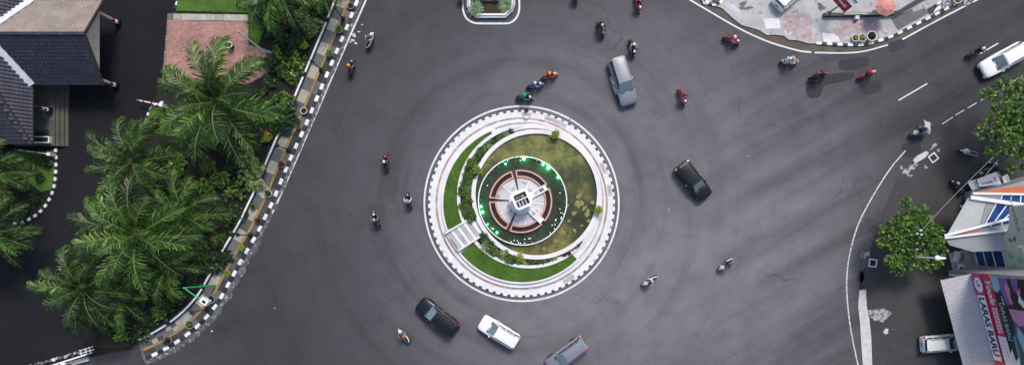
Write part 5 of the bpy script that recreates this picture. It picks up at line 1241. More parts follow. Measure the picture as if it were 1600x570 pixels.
for k in range(5):
    t0, t1 = k / 5 + .015, (k + 1) / 5 - .015
    cslab('glass_pane', BLU, [lerp2(h1, h2, t0), lerp2(h1, h2, t1), lerp2(h0, h3, t1), lerp2(h0, h3, t0)], -.02, .03)
    cbeam('glazing_bar', WHITE, lerp2(h1, h2, k / 5), lerp2(h0, h3, k / 5), 1.8, -.02, .09)
k0, k1, k2, k3 = (1531, 357), (1532, 354), (1600, 338), (1600, 345)
for k in range(4):
    t0, t1 = k / 4 + .015, (k + 1) / 4 - .015
    cslab('glass_pane', BLU, [lerp2(k0, k3, t0), lerp2(k0, k3, t1), lerp2(k1, k2, t1), lerp2(k1, k2, t0)], -.02, .03)
    cbeam('glazing_bar', WHITE, lerp2(k0, k3, k / 4), lerp2(k1, k2, k / 4), 1.6, -.02, .08)
cslab('orange_panel', ORANGE, [(1484, 368), (1530, 355), (1531, 360)], -.02, .05)
cbeam('beam', WHITE, (1517, 308), (1640, 326), 6.0, -.05, .22); cbeam('beam', WHITE, (1520, 302), (1640, 304), 3.4, -.05, .17)
cbeam('beam', WHITE, (1476, 368), (1600, 335.5), 4.2, -.05, .20); cbeam('beam', WHITE, (1476, 371.5), (1582, 358.5), 3.4, -.05, .16)
# eave wall under the canopy edge
cslab('eave_wall', GWALL, [(1477, 373), (1582, 360.2), (1582, 391), (1520, 393), (1484, 383)], -.5, -.08)
for x, y in ((1560, 340), (1560, 318)):
    p = P(x, y, cz(x, -.25)); mb = MB(bank.location); mb.tube([(p.x, p.y, 0), p], .11, 10); mb.build('column', WHITE, bank)
cslab('orange_fascia', ORANGE, [(1522, 300), (1640, 285), (1640, 302), (1522, 301.5)], -.6, -.1)
# fascia with logo and leaf print
ff = Facade(1514, 400); FAS = flat('fascia_beige', (.50, .49, .42, 1)); LG = flat('print_leaf', (.22, .46, .22, 1)); LG2 = flat('print_leaf_pale', (.42, .56, .38, 1)); DG = flat('letter_grey', (.16, .15, .14, 1)); GRN = flat('logo_green', (.03, .32, .12, 1)); LR = flat('logo_red', (.5, .03, .04, 1))
ff.shape('fascia', FAS, [(24, 5.0), (-24, 5.0), (-46, 6.6), (-75, 7.3), (-75, 9.2), (24, 9.2)], -.3, bank, .45)
ff.text('PermataBank', .62, DG, -92, 7.5, .16, bank)
ff.shape('logo', GRN, [(-31, 6.35), (-25, 6.65), (-23, 6.25), (-28, 6.1)], .158, bank); ff.shape('logo', LR, [(-33, 7.0), (-27, 7.1), (-24, 6.8), (-29, 6.7)], .158, bank)
for k, (u, z) in enumerate([(-14, 5.5), (-4, 5.9), (7, 5.5), (15, 6.1), (-10, 6.8), (2, 6.9), (13, 7.0), (20, 5.4)]):
    ff.shape('print', LG if k % 2 else LG2, [(u + 5 * math.cos(a * .7) * (1 if a % 2 else .8) + 1.5 * math.sin(a), z + .30 * math.sin(a * .7)) for a in range(9)], .158 + .001 * k, bank)
ff.box('fascia_edge', WHITE, -19, -16, 7.1, 9.2, .0, .24, bank); ff.box('fascia_edge', WHITE, -16, 24, 7.6, 7.75, .0, .22, bank)
ff.box('window', DKG, -15, 22, 7.8, 9.1, .0, .19, bank)
# white sign monument in front of the bank
t = thing('bank_sign', 'low white sign monument with grey lettering and leaf logo beside parked scooters', 'sign', P(1534, 283, 0))
def msl(nm, m, pts, z0, z1): mb = MB(t.location); mb.add([P(x, y, z0) for x, y in pts] + [P(x, y, z1) for x, y in pts], [tuple(range(len(pts), 2 * len(pts))), tuple(range(len(pts)))] + [(i, (i + 1) % len(pts), len(pts) + (i + 1) % len(pts), len(pts) + i) for i in range(len(pts))]); return mb.build(nm, m, t)
msl('base', LWALL, [(1511, 284), (1519, 298), (1532, 296), (1552, 290), (1566, 286), (1562, 266), (1530, 279)], .05, .5)
msl('panel', SW, [(1526, 280), (1530, 292), (1565, 288), (1557, 268)], .5, 1.3); msl('end_block', SW, [(1511.5, 284), (1519, 297), (1530, 295), (1524, 280)], .5, .9); msl('end_block', SW, [(1565, 276), (1574, 272), (1580, 288), (1571, 292)], .05, 1.1); msl('recess', CONC, [(1572, 276), (1576, 274.5), (1579, 286), (1575, 288)], .05, 1.13)
o = P(1534, 288.5, 1.32) - t.location; text_obj('PermataBank', .34, DG, t, basis(o, P(1552, 284.5, 1.32) - P(1534, 288.5, 1.32), P(1533, 282, 1.32) - P(1534, 288.5, 1.32)), sx=.62)
for pts, m in (([(1552, 277), (1555, 281), (1556, 277)], LR), ([(1553, 282), (1557, 284), (1556, 279)], GRN)): msl('logo', m, pts, 1.3, 1.31)
# street lamp and cable pole at the tree
b0 = P(1386, 399.5); t = thing('street_lamp', 'pale street lamp rising through the street tree with its head to the right', 'street lamp', (b0.x, b0.y, .05))
zt = H * (1 - 586 / 664); mb = MB(); mb.tube([(0, 0, 0), (0, 0, 1.0), (0, 0, zt)], [.13, .10, .075], 10); mb.build('pole', CONCW, t)
hd_ = P(1466, 402, zt) - t.location; mb = MB(); mb.lathe([(.1, zt - .2), (.22, zt - .08), (.24, zt + .05), (.1, zt + .14)], n=14); mb.build('cap', WHITE, t, smooth=True)
mb = MB(); mb.hexa([(.1, -.16, zt - .12), (.75, -.1, zt - .06), (.75, .06, zt - .06), (.1, .14, zt - .12)], [(.1, -.13, zt + .08), (.75, -.08, zt + .03), (.75, .04, zt + .03), (.1, .12, zt + .08)]); mb.build('lamp_head', WHITE, t, bevel=.03)
zb_ = H * (1 - 586 / 627); mb = MB(); mb.tube([(0, -.75, zb_), (.0, 0, zb_ + .1), (.25, .7, zb_ + .1)], .03, 6); mb.build('bracket', STEEL, t)
for q in (Vector((0, -.75, zb_)), Vector((.25, .7, zb_ + .1))): mb = MB(); mb.lathe([(.05, -.08), (.09, 0), (.05, .1)], q, 8); mb.build('spot', WHITE, t)
pz = 5.6; b1 = P(1437, 363, pz); t = thing('cable_pole', 'slim cable pole with pale fittings inside the street tree', 'pole', (b1.x, b1.y, .05))
mb = MB(); mb.tube([(0, 0, 0), (0, 0, pz)], [.09, .06], 8); mb.build('pole', DARK, t)
for q in ((.1, .2, pz - .1), (-.12, -.1, pz - .25), (.12, -.2, pz)): mb = MB(); mb.lathe([(.05, -.1), (.10, 0), (.06, .12)], q, 8); mb.build('insulator', WHITE, t)
def cable(lab, a, b, sag):
    t = thing('overhead_cable', lab, 'cable', ((a.x + b.x) / 2, (a.y + b.y) / 2, min(a.z, b.z) - sag)); mb = MB(t.location)
    mb.tube([a.lerp(b, k / 12) - Vector((0, 0, sag * 4 * (k / 12) * (1 - k / 12))) for k in range(13)], .028, 6); mb.build('wire', mat('cable_grey', (.22, .22, .22, 1), .6, .1) if 'cable_grey' not in MATS else MATS['cable_grey'], t)
cable('long grey overhead cable from the street tree to the dark tree', P(1437, 363, pz), P(1562, 236, 5.0), .25)
cable('short grey overhead cable across the white bank sign', P(1516, 305, 4.7), P(1560, 250, 5.0), .1)
# ---------------------------------------------------------------- cars
def paint(name, c, rough=.28, metal=0.0, coat=1.0): 
    m = mat(name, c, rough, .04, .8, 4, metal=metal, coat=coat); return m
GLASS = mat('car_glass', (.018, .026, .03, 1), .06, .1, 1, 4, spec=.7)
WSCR = mat('windscreen_glass', (.13, .185, .20, 1), .05, .12, 1.2, 4, spec=1.0)  # sky reflection put into the base colour as pale teal
TYRE = mat('tyre_rubber', (.015, .015, .016, 1), .85, .2); RIM = mat('alloy_rim', (.45, .46, .48, 1), .3, .08, metal=.8)
TRIM = mat('black_trim', (.014, .014, .015, 1), .5, .15); CHROME = mat('chrome', (.65, .66, .68, 1), .2, .05, metal=.9)
HEADL = mat('headlamp_glass', (.62, .64, .66, 1), .12, .05); TAIL = mat('tail_lamp_glass', (.55, .015, .03, 1), .2, .1); PLATE = mat('plate_black', (.02, .02, .02, 1), .5, .1)
def loft(stations, n_mirror=True):
    """stations: list of (x, [(y,z)...] half ring from bottom centre to top centre)"""
    v, f = [], []; m = None
    for x, half in stations:
        ring = [(x, y, z) for y, z in half] + [(x, -y, z) for y, z in half[::-1] if abs(y) > 1e-6]
        m = len(ring); v += ring
    for i in range(len(stations) - 1):
        for k in range(m): f.append((i * m + k, i * m + (k + 1) % m, (i + 1) * m + (k + 1) % m, (i + 1) * m + k))
    f += [tuple(range(m))[::-1], tuple((len(stations) - 1) * m + k for k in range(m))]
    return v, f
def make_car(px, py, hd, L, W, Ht, body, label, roof=None, bonnet=.98, rails=True, suv=False, seed=0, tail=TAIL, z_at=.9, steps=False, headm=HEADL):
    p = P(px, py, z_at); ang = math.atan2(-hd[1], hd[0])
    t = thing('car', label, 'car', (p.x, p.y, .0), ang, 'cars at the roundabout')
    w = W / 2; h = L / 2; gc = .24 if suv else .20; bt = 1.06 if suv else 1.0
    st = []
    prof = [(-1.0, .80, .50, .86), (-.985, .90, .34, .98), (-.95, .96, .28, 1.0), (-.8, 1.0, gc, 1.0), (-.4, 1.0, gc, 1.0), (0, 1.0, gc, 1.0), (.40, 1.0, gc, 1.0), (.52, .995, gc, .985), (.68, .985, gc, .945), (.84, .96, gc + .02, .895), (.93, .90, .28, .84), (.975, .80, .32, .78), (1.0, .66, .38, .70)]
    for xf, wf, zb, zt in prof:
        zt = zt * bt; y = w * wf
        st.append((xf * h, [(0, zb), (y * .86, zb), (y * .97, zb + .08), (y, zb + (zt - zb) * .45), (y * .985, zb + (zt - zb) * .75), (y * .93, zt - .04), (y * .82, zt), (y * .4, zt + .025), (0, zt + .03)]))
    mb = MB(); v, f = loft(st); mb.add(v, f); b = mb.build('body', body, t, smooth=True)
    # cabin
    xr0, xr1, xf1, xf0 = -.955 * h, -.90 * h, .12 * h, .47 * h; zb, zt = bt - .02, Ht - .06; yb, yt = w * .90, w * .735
    q = [(xr0, yb * .93, zb), (xf0, yb * .90, zb), (xf1, yt * .96, zt - .02), (xr1, yt * .94, zt - .03)]
    mb = MB(); bot = [(xr0, -yb * .93, zb), (xf0, -yb * .88, zb), (xf0, yb * .88, zb), (xr0, yb * .93, zb)]; mid_b = [((xr0 + xf0) / 2 - .1, yb * s, zb) for s in (-1, 1)]; 
    top = [(xr1, -yt * .93, zt - .03), (xf1, -yt * .95, zt - .02), (xf1, yt * .95, zt - .02), (xr1, yt * .93, zt - .03)]
    mb.hexa(bot, top); cab = mb.build('cabin', body, t, bevel=.07)
    mb = MB(); nn = 9; mm = 7; v = []; f = []                 # gently crowned roof skin
    for i in range(nn):
        for j in range(mm):
            u = i / (nn - 1); s = j / (mm - 1) * 2 - 1; x = xr1 + .02 + (xf1 - xr1 - .04) * u
            v.append((x, s * yt * .90 * (1 - .05 * abs(2 * u - 1) ** 3), zt - .015 + .055 * (1 - s * s) * (1 - .5 * (2 * u - 1) ** 4)))
    for i in range(nn - 1):
        for j in range(mm - 1): f.append((i * mm + j, (i + 1) * mm + j, (i + 1) * mm + j + 1, i * mm + j + 1))
    mb.add(v, f); mb.build('roof', roof or body, t, smooth=True)
    def quad(nm, m, c4, inset, out, par=t):
        c4 = [Vector(c) for c in c4]; c = sum(c4, Vector()) / 4; n_ = (c4[1] - c4[0]).cross(c4[3] - c4[0]).normalized()
        if n_.dot(c - Vector((0, 0, 1.0))) < 0: n_ = -n_
        c4 = [k + (c - k).normalized() * inset for k in c4]; mb = MB()
        mb.hexa([k - n_ * .02 for k in c4], [k + n_ * out for k in c4]); return mb.build(nm, m, par)
    quad('windscreen', WSCR, [bot[1], bot[2], top[2], top[1]], .10, .008)
    mb = MB(); mb.tube([(xf0 - .0, -.45, zb + .05), (xf0 - .12, .05, zb + .14)], .012, 5); mb.tube([(xf0 - .0, .1, zb + .05), (xf0 - .12, .55, zb + .14)], .012, 5); mb.build('wiper', TRIM, t)
    mb = MB(); mb.box(xf0 - .02, xf0 + .10, -yb * .8, yb * .8, zb - .03, zb + .035); mb.build('cowl', TRIM, t)
    quad('rear_window', GLASS, [bot[0], bot[3], top[3], top[0]], .13, .008)
    for s, (b0, b1, t1, t0) in ((-1, (bot[0], bot[1], top[1], top[0])), (1, (bot[3], bot[2], top[2], top[3]))):
        B0, B1, T0_, T1 = Vector(b0), Vector(b1), Vector(t0), Vector(t1)
        for a0, a1, c0_, c1 in ((.04, .26, .02, .27), (.285, .545, .295, .60), (.57, .93, .625, .985)):
            quad('side_window', GLASS, [B0.lerp(B1, a0).lerp(T0_.lerp(T1, c0_), .12), B0.lerp(B1, a1).lerp(T0_.lerp(T1, c1), .12), B0.lerp(B1, a1).lerp(T0_.lerp(T1, c1), .86), B0.lerp(B1, a0).lerp(T0_.lerp(T1, c0_), .86)], .012, .008)
        if rails: mb = MB(); mb.tube([(xr1 + .25, s * yt * .86, zt + .01), (xr1 + .35, s * yt * .86, zt + .07), (xf1 - .3, s * yt * .88, zt + .07), (xf1 - .15, s * yt * .88, zt + .01)], .022, 6); mb.build('roof_rail', DARK if rails is True else rails, t)
        mb = MB(); mx = xf0 - .35; mb.lathe([(.03, 0), (.085, .02), (.095, .08), (.07, .15), (.02, .19)], (mx, 0, 0), 10, axis='y')
        me = mb.mesh('mirror', body, True); me.transform(Matrix.Diagonal((1, s, 1, 1))); me.transform(Matrix.Translation((0, s * yb * .98, bt + .06))); link('mirror', me, t)
        for xh in (-.05 * h, .30 * h): mb = MB(); mb.box(xh - .1, xh + .08, s * w - .015, s * w + .028, .80, .845); mb.build('door_handle', CHROME, t)
        mb = MB(); mb.hexa([(h * .80, s * w * .66, .62), (h * .985, s * w * .52, .56), (h * .93, s * w * .90, .56), (h * .76, s * w * .955, .62)], [(h * .76, s * w * .70, .90 * bt), (h * .965, s * w * .50, .765 * bt), (h * .915, s * w * .88, .775 * bt), (h * .74, s * w * .93, .885 * bt)]); mb.build('headlight', headm, t)
        mb = MB(); mb.hexa([(-h * .93, s * w * .97, .66), (-h * .93, s * w * .70, .66), (-h * 1.0, s * w * .66, .66), (-h * .985, s * w * .90, .66)], [(-h * .90, s * w * .965, 1.06), (-h * .90, s * w * .74, 1.06), (-h * .975, s * w * .72, 1.06), (-h * .965, s * w * .90, 1.06)]); mb.build('tail_light', tail, t)
        if steps: mb = MB(); mb.box(-.35 * h, .40 * h, s * (w + .02) - .06, s * (w + .02) + .07, .36, .40); mb.build('side_step', CHROME, t)
        for xw in (-.60 * h, .63 * h):
            rw = .36 if suv else .31
            mb = MB(); mb.lathe([(rw - .12, -.1), (rw - .02, -.1), (rw, -.06), (rw, .06), (rw - .02, .1), (rw - .12, .1)], (0, 0, 0), 20, axis='y'); me = mb.mesh('tyre', TYRE, True)
            wh = link('wheel', me, t, (xw, s * (w - .085), rw))
            mb = MB(); mb.lathe([(rw - .11, -.085), (rw - .13, s * .098), (.06, s * .09), (.03, s * .11)], (0, 0, 0), 16, axis='y'); link('rim', mb.mesh('rim', RIM), wh)
            mb = MB(); mb.ring(800, 375, (rw + .01) * PXM, (rw + .075) * PXM, -.012, .012, 0, 180, 36, zp=0); me = mb.mesh('wheel_arch', TRIM); me.transform(Matrix.Rotation(PI / 2, 4, 'X')); link('wheel_arch', me, t, (xw, s * (w + .001), rw))
    mb = MB(); mb.box(h * .975, h * 1.012, -w * .5, w * .5, .42, .60); mb.build('grille', TRIM, t, bevel=.01)
    mb = MB(); mb.box(-h * 1.015, -h * .985, -.22, .22, .60, .72); mb.build('plate', PLATE, t)
    mb = MB(); mb.hexa([(-h * 1.012, -w * .8, .34), (-h * .95, -w * .93, .34), (-h * .95, w * .93, .34), (-h * 1.012, w * .8, .34)], [(-h * 1.02, -w * .8, .56), (-h * .95, -w * .95, .56), (-h * .95, w * .95, .56), (-h * 1.02, w * .8, .56)]); mb.build('rear_bumper', body, t, bevel=.03)
    mb = MB(); mb.tube([(xr1 + .25, 0, zt + .03), (xr1 + .15, 0, zt + .16)], .012, 5); mb.build('antenna', TRIM, t)
    mb = MB(); mb.hexa([(xr1 - .12, -yt * .7, zt - .06), (xr1 + .06, -yt * .8, zt - .03), (xr1 + .06, yt * .8, zt - .03), (xr1 - .12, yt * .7, zt - .06)], [(xr1 - .12, -yt * .7, zt - .03), (xr1 + .06, -yt * .8, zt + .02), (xr1 + .06, yt * .8, zt + .02), (xr1 - .12, yt * .7, zt - .03)]); mb.build('spoiler', body, t)
    return t
SILV = paint('paint_silver_blue', (.20, .21, .235, 1), .34, .25); BLKP = paint('paint_black', (.004, .005, .008, 1), .22, 0.0, .25); WHP = paint('paint_white', (.84, .83, .81, 1), .3); GRYP = paint('paint_grey', (.24, .245, .28, 1), .32, .3); PEARL = paint('paint_pearl', (.78, .77, .74, 1), .35)
make_car(974, 127, (23, 74), 4.65, 1.86, 1.82, SILV, 'silver grey sport utility car with side steps driving down past the roundabout', suv=True, rails=CHROME, steps=True)
make_car(1084.5, 282.5, (235, 300), 4.1, 1.72, 1.66, BLKP, 'black people carrier driving right of the roundabout', tail=CHROME, headm=CHROME)
make_car(683, 495.5, (-58, -46), 4.5, 1.80, 1.68, BLKP, 'black car with red lamps below left of the roundabout', headm=CHROME)
make_car(779.5, 518.5, (-57, -35), 4.1, 1.72, 1.60, WHP, 'white car driving behind the black car below the roundabout')
make_car(885.5, 555, (-.8, .58), 4.3, 1.76, 1.62, GRYP, 'grey car with red tail lamps at the bottom edge')
make_car(1568.5, 93.5, (-.877, .48), 4.5, 1.84, 1.70, WHP, 'white sport utility car coming from the right road', suv=True)
make_car(1474, 536, (1, -.08), 3.9, 1.66, 1.52, PEARL, 'white car parked nose under the corrugated awning')
make_car(1240, -15, (.72, -.69), 4.2, 1.72, 1.55, WHP, 'white car parked on the pavement at the top edge')

# ---------------------------------------------------------------- motor scooters and riders
BIKEM = {}
def bike_meshes():
    M = {}
    rw = .27
    mb = MB(); mb.lathe([(rw - .07, -.045), (rw - .02, -.05), (rw, -.02), (rw, .02), (rw - .02, .05), (rw - .07, .045)], n=18, axis='y'); M['wheel'] = mb.mesh('wheel', TYRE, True)
    mb = MB(); mb.lathe([(rw - .065, -.03), (rw - .065, .03), (.05, .035), (.02, .06)], n=12, axis='y'); M['rim'] = mb.mesh('rim', RIM)
    v, f = loft([(-.78, [(0, .60), (.05, .62), (.07, .70), (0, .74)]), (-.60, [(0, .42), (.12, .50), (.17, .68), (0, .76)]), (-.30, [(0, .30), (.17, .36), (.205, .66), (0, .74)]), (-.02, [(0, .24), (.15, .28), (.15, .52), (0, .58)]), (.12, [(0, .22), (.15, .24), (.15, .32), (0, .34)]), (.34, [(0, .22), (.15, .26), (.16, .36), (0, .40)])])
    mb = MB(); mb.add(v, f); M['body'] = mb.mesh('body', None, True)
    v, f = loft([(.28, [(0, .34), (.20, .36), (.24, .66), (0, .86)]), (.42, [(0, .40), (.25, .48), (.25, .82), (0, 1.0)]), (.58, [(0, .52), (.17, .58), (.17, .88), (0, .99)]), (.74, [(0, .66), (.06, .68), (.06, .82), (0, .88)])])
    mb = MB(); mb.add(v, f); M['front_fairing'] = mb.mesh('front_fairing', None, True)
    v, f = loft([(-.70, [(0, .74), (.06, .75), (.07, .80), (0, .83)]), (-.45, [(0, .73), (.11, .74), (.115, .80), (0, .82)]), (-.15, [(0, .72), (.13, .73), (.12, .78), (0, .79)]), (.04, [(0, .60), (.07, .62), (.06, .70), (0, .72)])])
    mb = MB(); mb.add(v, f); M['seat'] = mb.mesh('seat', TRIM, True)
    mb = MB(); mb.tube([(.38, -.34, 1.02), (.44, -.2, 1.05), (.45, 0, 1.03), (.44, .2, 1.05), (.38, .34, 1.02)], .022, 7); M['handlebar'] = mb.mesh('handlebar', TRIM)
    mb = MB(); v, f = loft([(.38, [(0, .98), (.10, 1.0), (.11, 1.06), (0, 1.10)]), (.52, [(0, .98), (.12, 1.0), (.10, 1.05), (0, 1.07)]), (.58, [(0, 1.0), (.05, 1.0), (.05, 1.04), (0, 1.05)])]); mb.add(v, f); M['headset'] = mb.mesh('headset', None, True)
    mb = MB(); mb.lathe([(.075, 0), (.06, .04), (.01, .06)], (.55, 0, 1.0), 12, axis='x'); M['headlight'] = mb.mesh('headlight', HEADL, True)
    mb = MB(); mb.box(-.82, -.74, -.05, .05, .62, .68); M['tail_light'] = mb.mesh('tail_light', TAIL)
    mb = MB(); mb.tube([(.40, .24, 1.05), (.36, .30, 1.2)], .01, 5); mb.lathe([(.02, -.015), (.07, -.01), (.07, .01), (.02, .015)], (.35, .32, 1.23), 10, axis='x'); M['mirror_l'] = mb.mesh('mirror', TRIM)
    me = M['mirror_l'].copy(); me.transform(Matrix.Diagonal((1, -1, 1, 1))); M['mirror_r'] = me
    v, f = loft([(.42, [(0, .50), (.05, .50), (.06, .54), (0, .58)]), (.62, [(0, .55), (.06, .54), (.06, .58), (0, .60)]), (.84, [(0, .44), (.05, .43), (.05, .47), (0, .49)])]); mb = MB(); mb.add(v, f); M['mudguard'] = mb.mesh('mudguard', None, True)
    mb = MB(); mb.tube([(-.1, -.16, .28), (-.4, -.19, .30), (-.8, -.2, .42)], [.03, .05, .055], 8); M['exhaust'] = mb.mesh('exhaust', DARK, True)
    mb = MB(); mb.tube([(.56, .06, .27), (.45, .06, .55), (.40, 0, .95)], .022, 6); mb.tube([(.56, -.06, .27), (.45, -.06, .55), (.40, 0, .95)], .022, 6); M['fork'] = mb.mesh('fork', STEEL)
    return M
BM = bike_meshes()
def setmat(o, m, slot=0):
    if not o.data.materials: o.data.materials.append(None)
    o.material_slots[slot].link = 'OBJECT'; o.material_slots[slot].material = m
def scooter(px, py, hd, c1, c2, label, group, lean=0.0, z_at=.6, scale=1.0):
    p = P(px, py, z_at); t = thing('motor_scooter', label, 'scooter', (p.x, p.y, .0 if px < 1470 else .05), math.atan2(-hd[1], hd[0]), group)
    t.scale = (scale,) * 3
    if lean: t.rotation_euler[0] = lean
    for nm in ('body', 'front_fairing', 'headset', 'mudguard'):
        o = link(nm, BM[nm], t); setmat(o, c2 if nm in ('headset', 'mudguard') else c1)
        if nm == 'headset': link('headlight', BM['headlight'], o)
    for nm in ('seat', 'handlebar', 'tail_light', 'exhaust', 'fork'): link(nm, BM[nm], t)
    link('mirror', BM['mirror_l'], t); link('mirror', BM['mirror_r'], t)
    for x in (-.60, .62): w = link('wheel', BM['wheel'], t, (x, 0, .27)); link('rim', BM['rim'], w)
    return t

def skin_body(name, joints, edges, root):
    """one continuous figure grown over a jointed skeleton"""
    me = bpy.data.meshes.new(name); idx = {k: i for i, k in enumerate(joints)}
    me.from_pydata([joints[k][0] for k in joints], [(idx[a], idx[b]) for a, b in edges], [])
    o = bpy.data.objects.new(name, me); COL.objects.link(o)
    md = o.modifiers.new('skin', 'SKIN'); md.use_smooth_shade = True
    sv = me.skin_vertices[0].data
    for k, i in idx.items():
        r = joints[k][1]; sv[i].radius = r if isinstance(r, tuple) else (r, r); sv[i].use_root = (k == root)
    o.modifiers.new('sub', 'SUBSURF').levels = 1
    dg = bpy.context.evaluated_depsgraph_get(); res = bpy.data.meshes.new_from_object(o.evaluated_get(dg)); bpy.data.objects.remove(o); bpy.data.meshes.remove(me)
    return res
def rider_mesh(kind):
    J = {}; E = []
    pill = kind == 'pillion'; lean = .10 if kind == 'lean' else 0.0
    hx_ = -.52 if pill else -.20
    J['pelvis'] = ((hx_, 0, .88), (.15, .12)); J['waist'] = ((hx_ + .02 + lean * .4, 0, 1.05), (.14, .105)); J['chest'] = ((hx_ + .07 + lean, 0, 1.26), (.17, .12)); J['neck'] = ((hx_ + .12 + lean * 1.5, 0, 1.43), .055); J['head'] = ((hx_ + .16 + lean * 1.7, 0, 1.56), (.085, .09)); J['crown'] = ((hx_ + .15 + lean * 1.7, 0, 1.65), .07); J['nose'] = ((hx_ + .255 + lean * 1.7, 0, 1.545), .018)
    E += [('pelvis', 'waist'), ('waist', 'chest'), ('chest', 'neck'), ('neck', 'head'), ('head', 'crown'), ('head', 'nose')]
    for s, n in ((1, 'l'), (-1, 'r')):
        sh = (hx_ + .08 + lean, s * .19, 1.35)
        if pill: el, wr, hd_ = (hx_ + .12, s * .29, 1.12), (hx_ + .30, s * .20, 1.02), (hx_ + .36, s * .17, 1.0)
        else: el, wr, hd_ = (hx_ + .27 + lean, s * .34, 1.17), (.33, s * .29, 1.075), (.385, s * .285, 1.065)
        J['sh' + n] = (sh, .075); J['el' + n] = (el, .052); J['wr' + n] = (wr, .036); J['hand' + n] = (hd_, (.036, .03))
        E += [('chest', 'sh' + n), ('sh' + n, 'el' + n), ('el' + n, 'wr' + n), ('wr' + n, 'hand' + n)]
        for k in range(4):
            y0 = hd_[1] + (k - 1.5) * .024; ln = (.045, .052, .05, .038)[k]
            J['f%d%s' % (k, n)] = ((hd_[0] + .045, y0, hd_[2] + .004), .0095); J['g%d%s' % (k, n)] = ((hd_[0] + .045 + ln * .5, y0, hd_[2] - ln * .7), .008)
            E += [('hand' + n, 'f%d%s' % (k, n)), ('f%d%s' % (k, n), 'g%d%s' % (k, n))]
        J['th' + n] = ((hd_[0] + .01, hd_[1] - s * .045, hd_[2] - .02), .011); E.append(('hand' + n, 'th' + n))
        J['hip' + n] = ((hx_ + .04, s * .10, .86), .095); kx = hx_ + .46; sp = .24 if pill else .19
        J['kn' + n] = ((kx, s * sp, .80 if not pill else .74), .068); J['an' + n] = ((kx - .06, s * (sp + .01), .40), .045); J['toe' + n] = ((kx + .12, s * (sp + .02), .355), .04)
        E += [('pelvis', 'hip' + n), ('hip' + n, 'kn' + n), ('kn' + n, 'an' + n), ('an' + n, 'toe' + n)]
    me = skin_body('body', J, E, 'pelvis')
    for _ in range(4): me.materials.append(None)
    wx = J['wrl'][0][0]; kx = hx_ + .46
    for p in me.polygons:
        c = p.center; i = 0                                     # 0 shirt, 1 trousers, 2 skin, 3 shoe
        if c.z > 1.42 and abs(c.y) < .12: i = 2
        elif c.z < .93: i = 3 if c.z < .42 else 1
        elif c.x > wx - .07 and abs(c.y) > .12 and c.z < 1.16: i = 2
        p.material_index = i
    return me
RM = {k: rider_mesh(k) for k in ('upright', 'lean', 'pillion')}
def helmet_mesh():
    mb = MB(); prof = [(.115, -.11), (.132, -.06), (.14, .0), (.132, .06), (.10, .105), (.055, .13), (.01, .137)]
    mb.lathe(prof, n=16); me = mb.mesh('helmet', None, True); me.transform(Matrix.Diagonal((1.1, 1, 1, 1))); return me
HELM = helmet_mesh()
mb = MB(); nn = 9
for i in range(nn):
    pass
v = []; 
for z, r in ((-.05, .150), (.03, .148)):
    for i in range(nn): a = -1.0 + 2.0 * i / (nn - 1); v.append((r * 1.1 * math.cos(a), r * math.sin(a), z))
mb.add(v, [(i, i + 1, nn + i + 1, nn + i) for i in range(nn - 1)]); VISOR = mb.mesh('visor', GLASS, True)
SKIN = mat('skin', (.34, .19, .12, 1), .6, .05); SHOE = mat('shoe', (.03, .028, .026, 1), .6, .2)
CL = {}
def cloth(c):
    if c not in CL: CL[c] = mat('cloth_%d' % len(CL), c + (1,), .85, .12, 8, 40)
    return CL[c]
def rider(scoot, label, shirt, trousers, helm, pose='upright'):
    p = thing('person', label, 'person', scoot.location, scoot.rotation_euler[2], 'scooter riders'); p.scale = scoot.scale
    b = link('body', RM[pose], p)
    for i, m in enumerate((cloth(shirt), cloth(trousers), SKIN, SHOE)): setmat(b, m, i)
    hx_ = -.52 if pose == 'pillion' else -.20; lean = .10 if pose == 'lean' else 0
    hm = link('helmet', HELM, b, (hx_ + .165 + lean * 1.7, 0, 1.61)); setmat(hm, helm); link('visor', VISOR, hm)
    return p
def hp(name, c): return MATS.get(name) or paint(name, c, .25)
HW = hp('helmet_white', (.7, .7, .7, 1)); HB = hp('helmet_black', (.012, .012, .014, 1)); HO_ = hp('helmet_orange', (.75, .33, .02, 1)); HR = hp('helmet_red', (.5, .02, .03, 1)); HG = hp('helmet_green', (.02, .3, .1, 1)); HS = hp('helmet_silver', (.35, .36, .38, 1)); HP = hp('helmet_pink', (.6, .25, .3, 1))
pw_, pb_, pr_, po_, pbl, pg_ = hp('scooter_white', (.68, .68, .67, 1)), hp('scooter_black', (.012, .012, .014, 1)), hp('scooter_red', (.42, .015, .02, 1)), hp('scooter_orange', (.65, .16, .03, 1)), hp('scooter_blue', (.08, .12, .36, 1)), hp('scooter_grey', (.2, .2, .21, 1))
wht, blk, red, pnk, gry, brn, grn, ora, blu, lil = (.62, .62, .63), (.014, .014, .016), (.45, .02, .04), (.62, .32, .33), (.16, .16, .18), (.16, .075, .04), (.015, .30, .10), (.60, .20, .09), (.10, .17, .36), (.55, .42, .47)
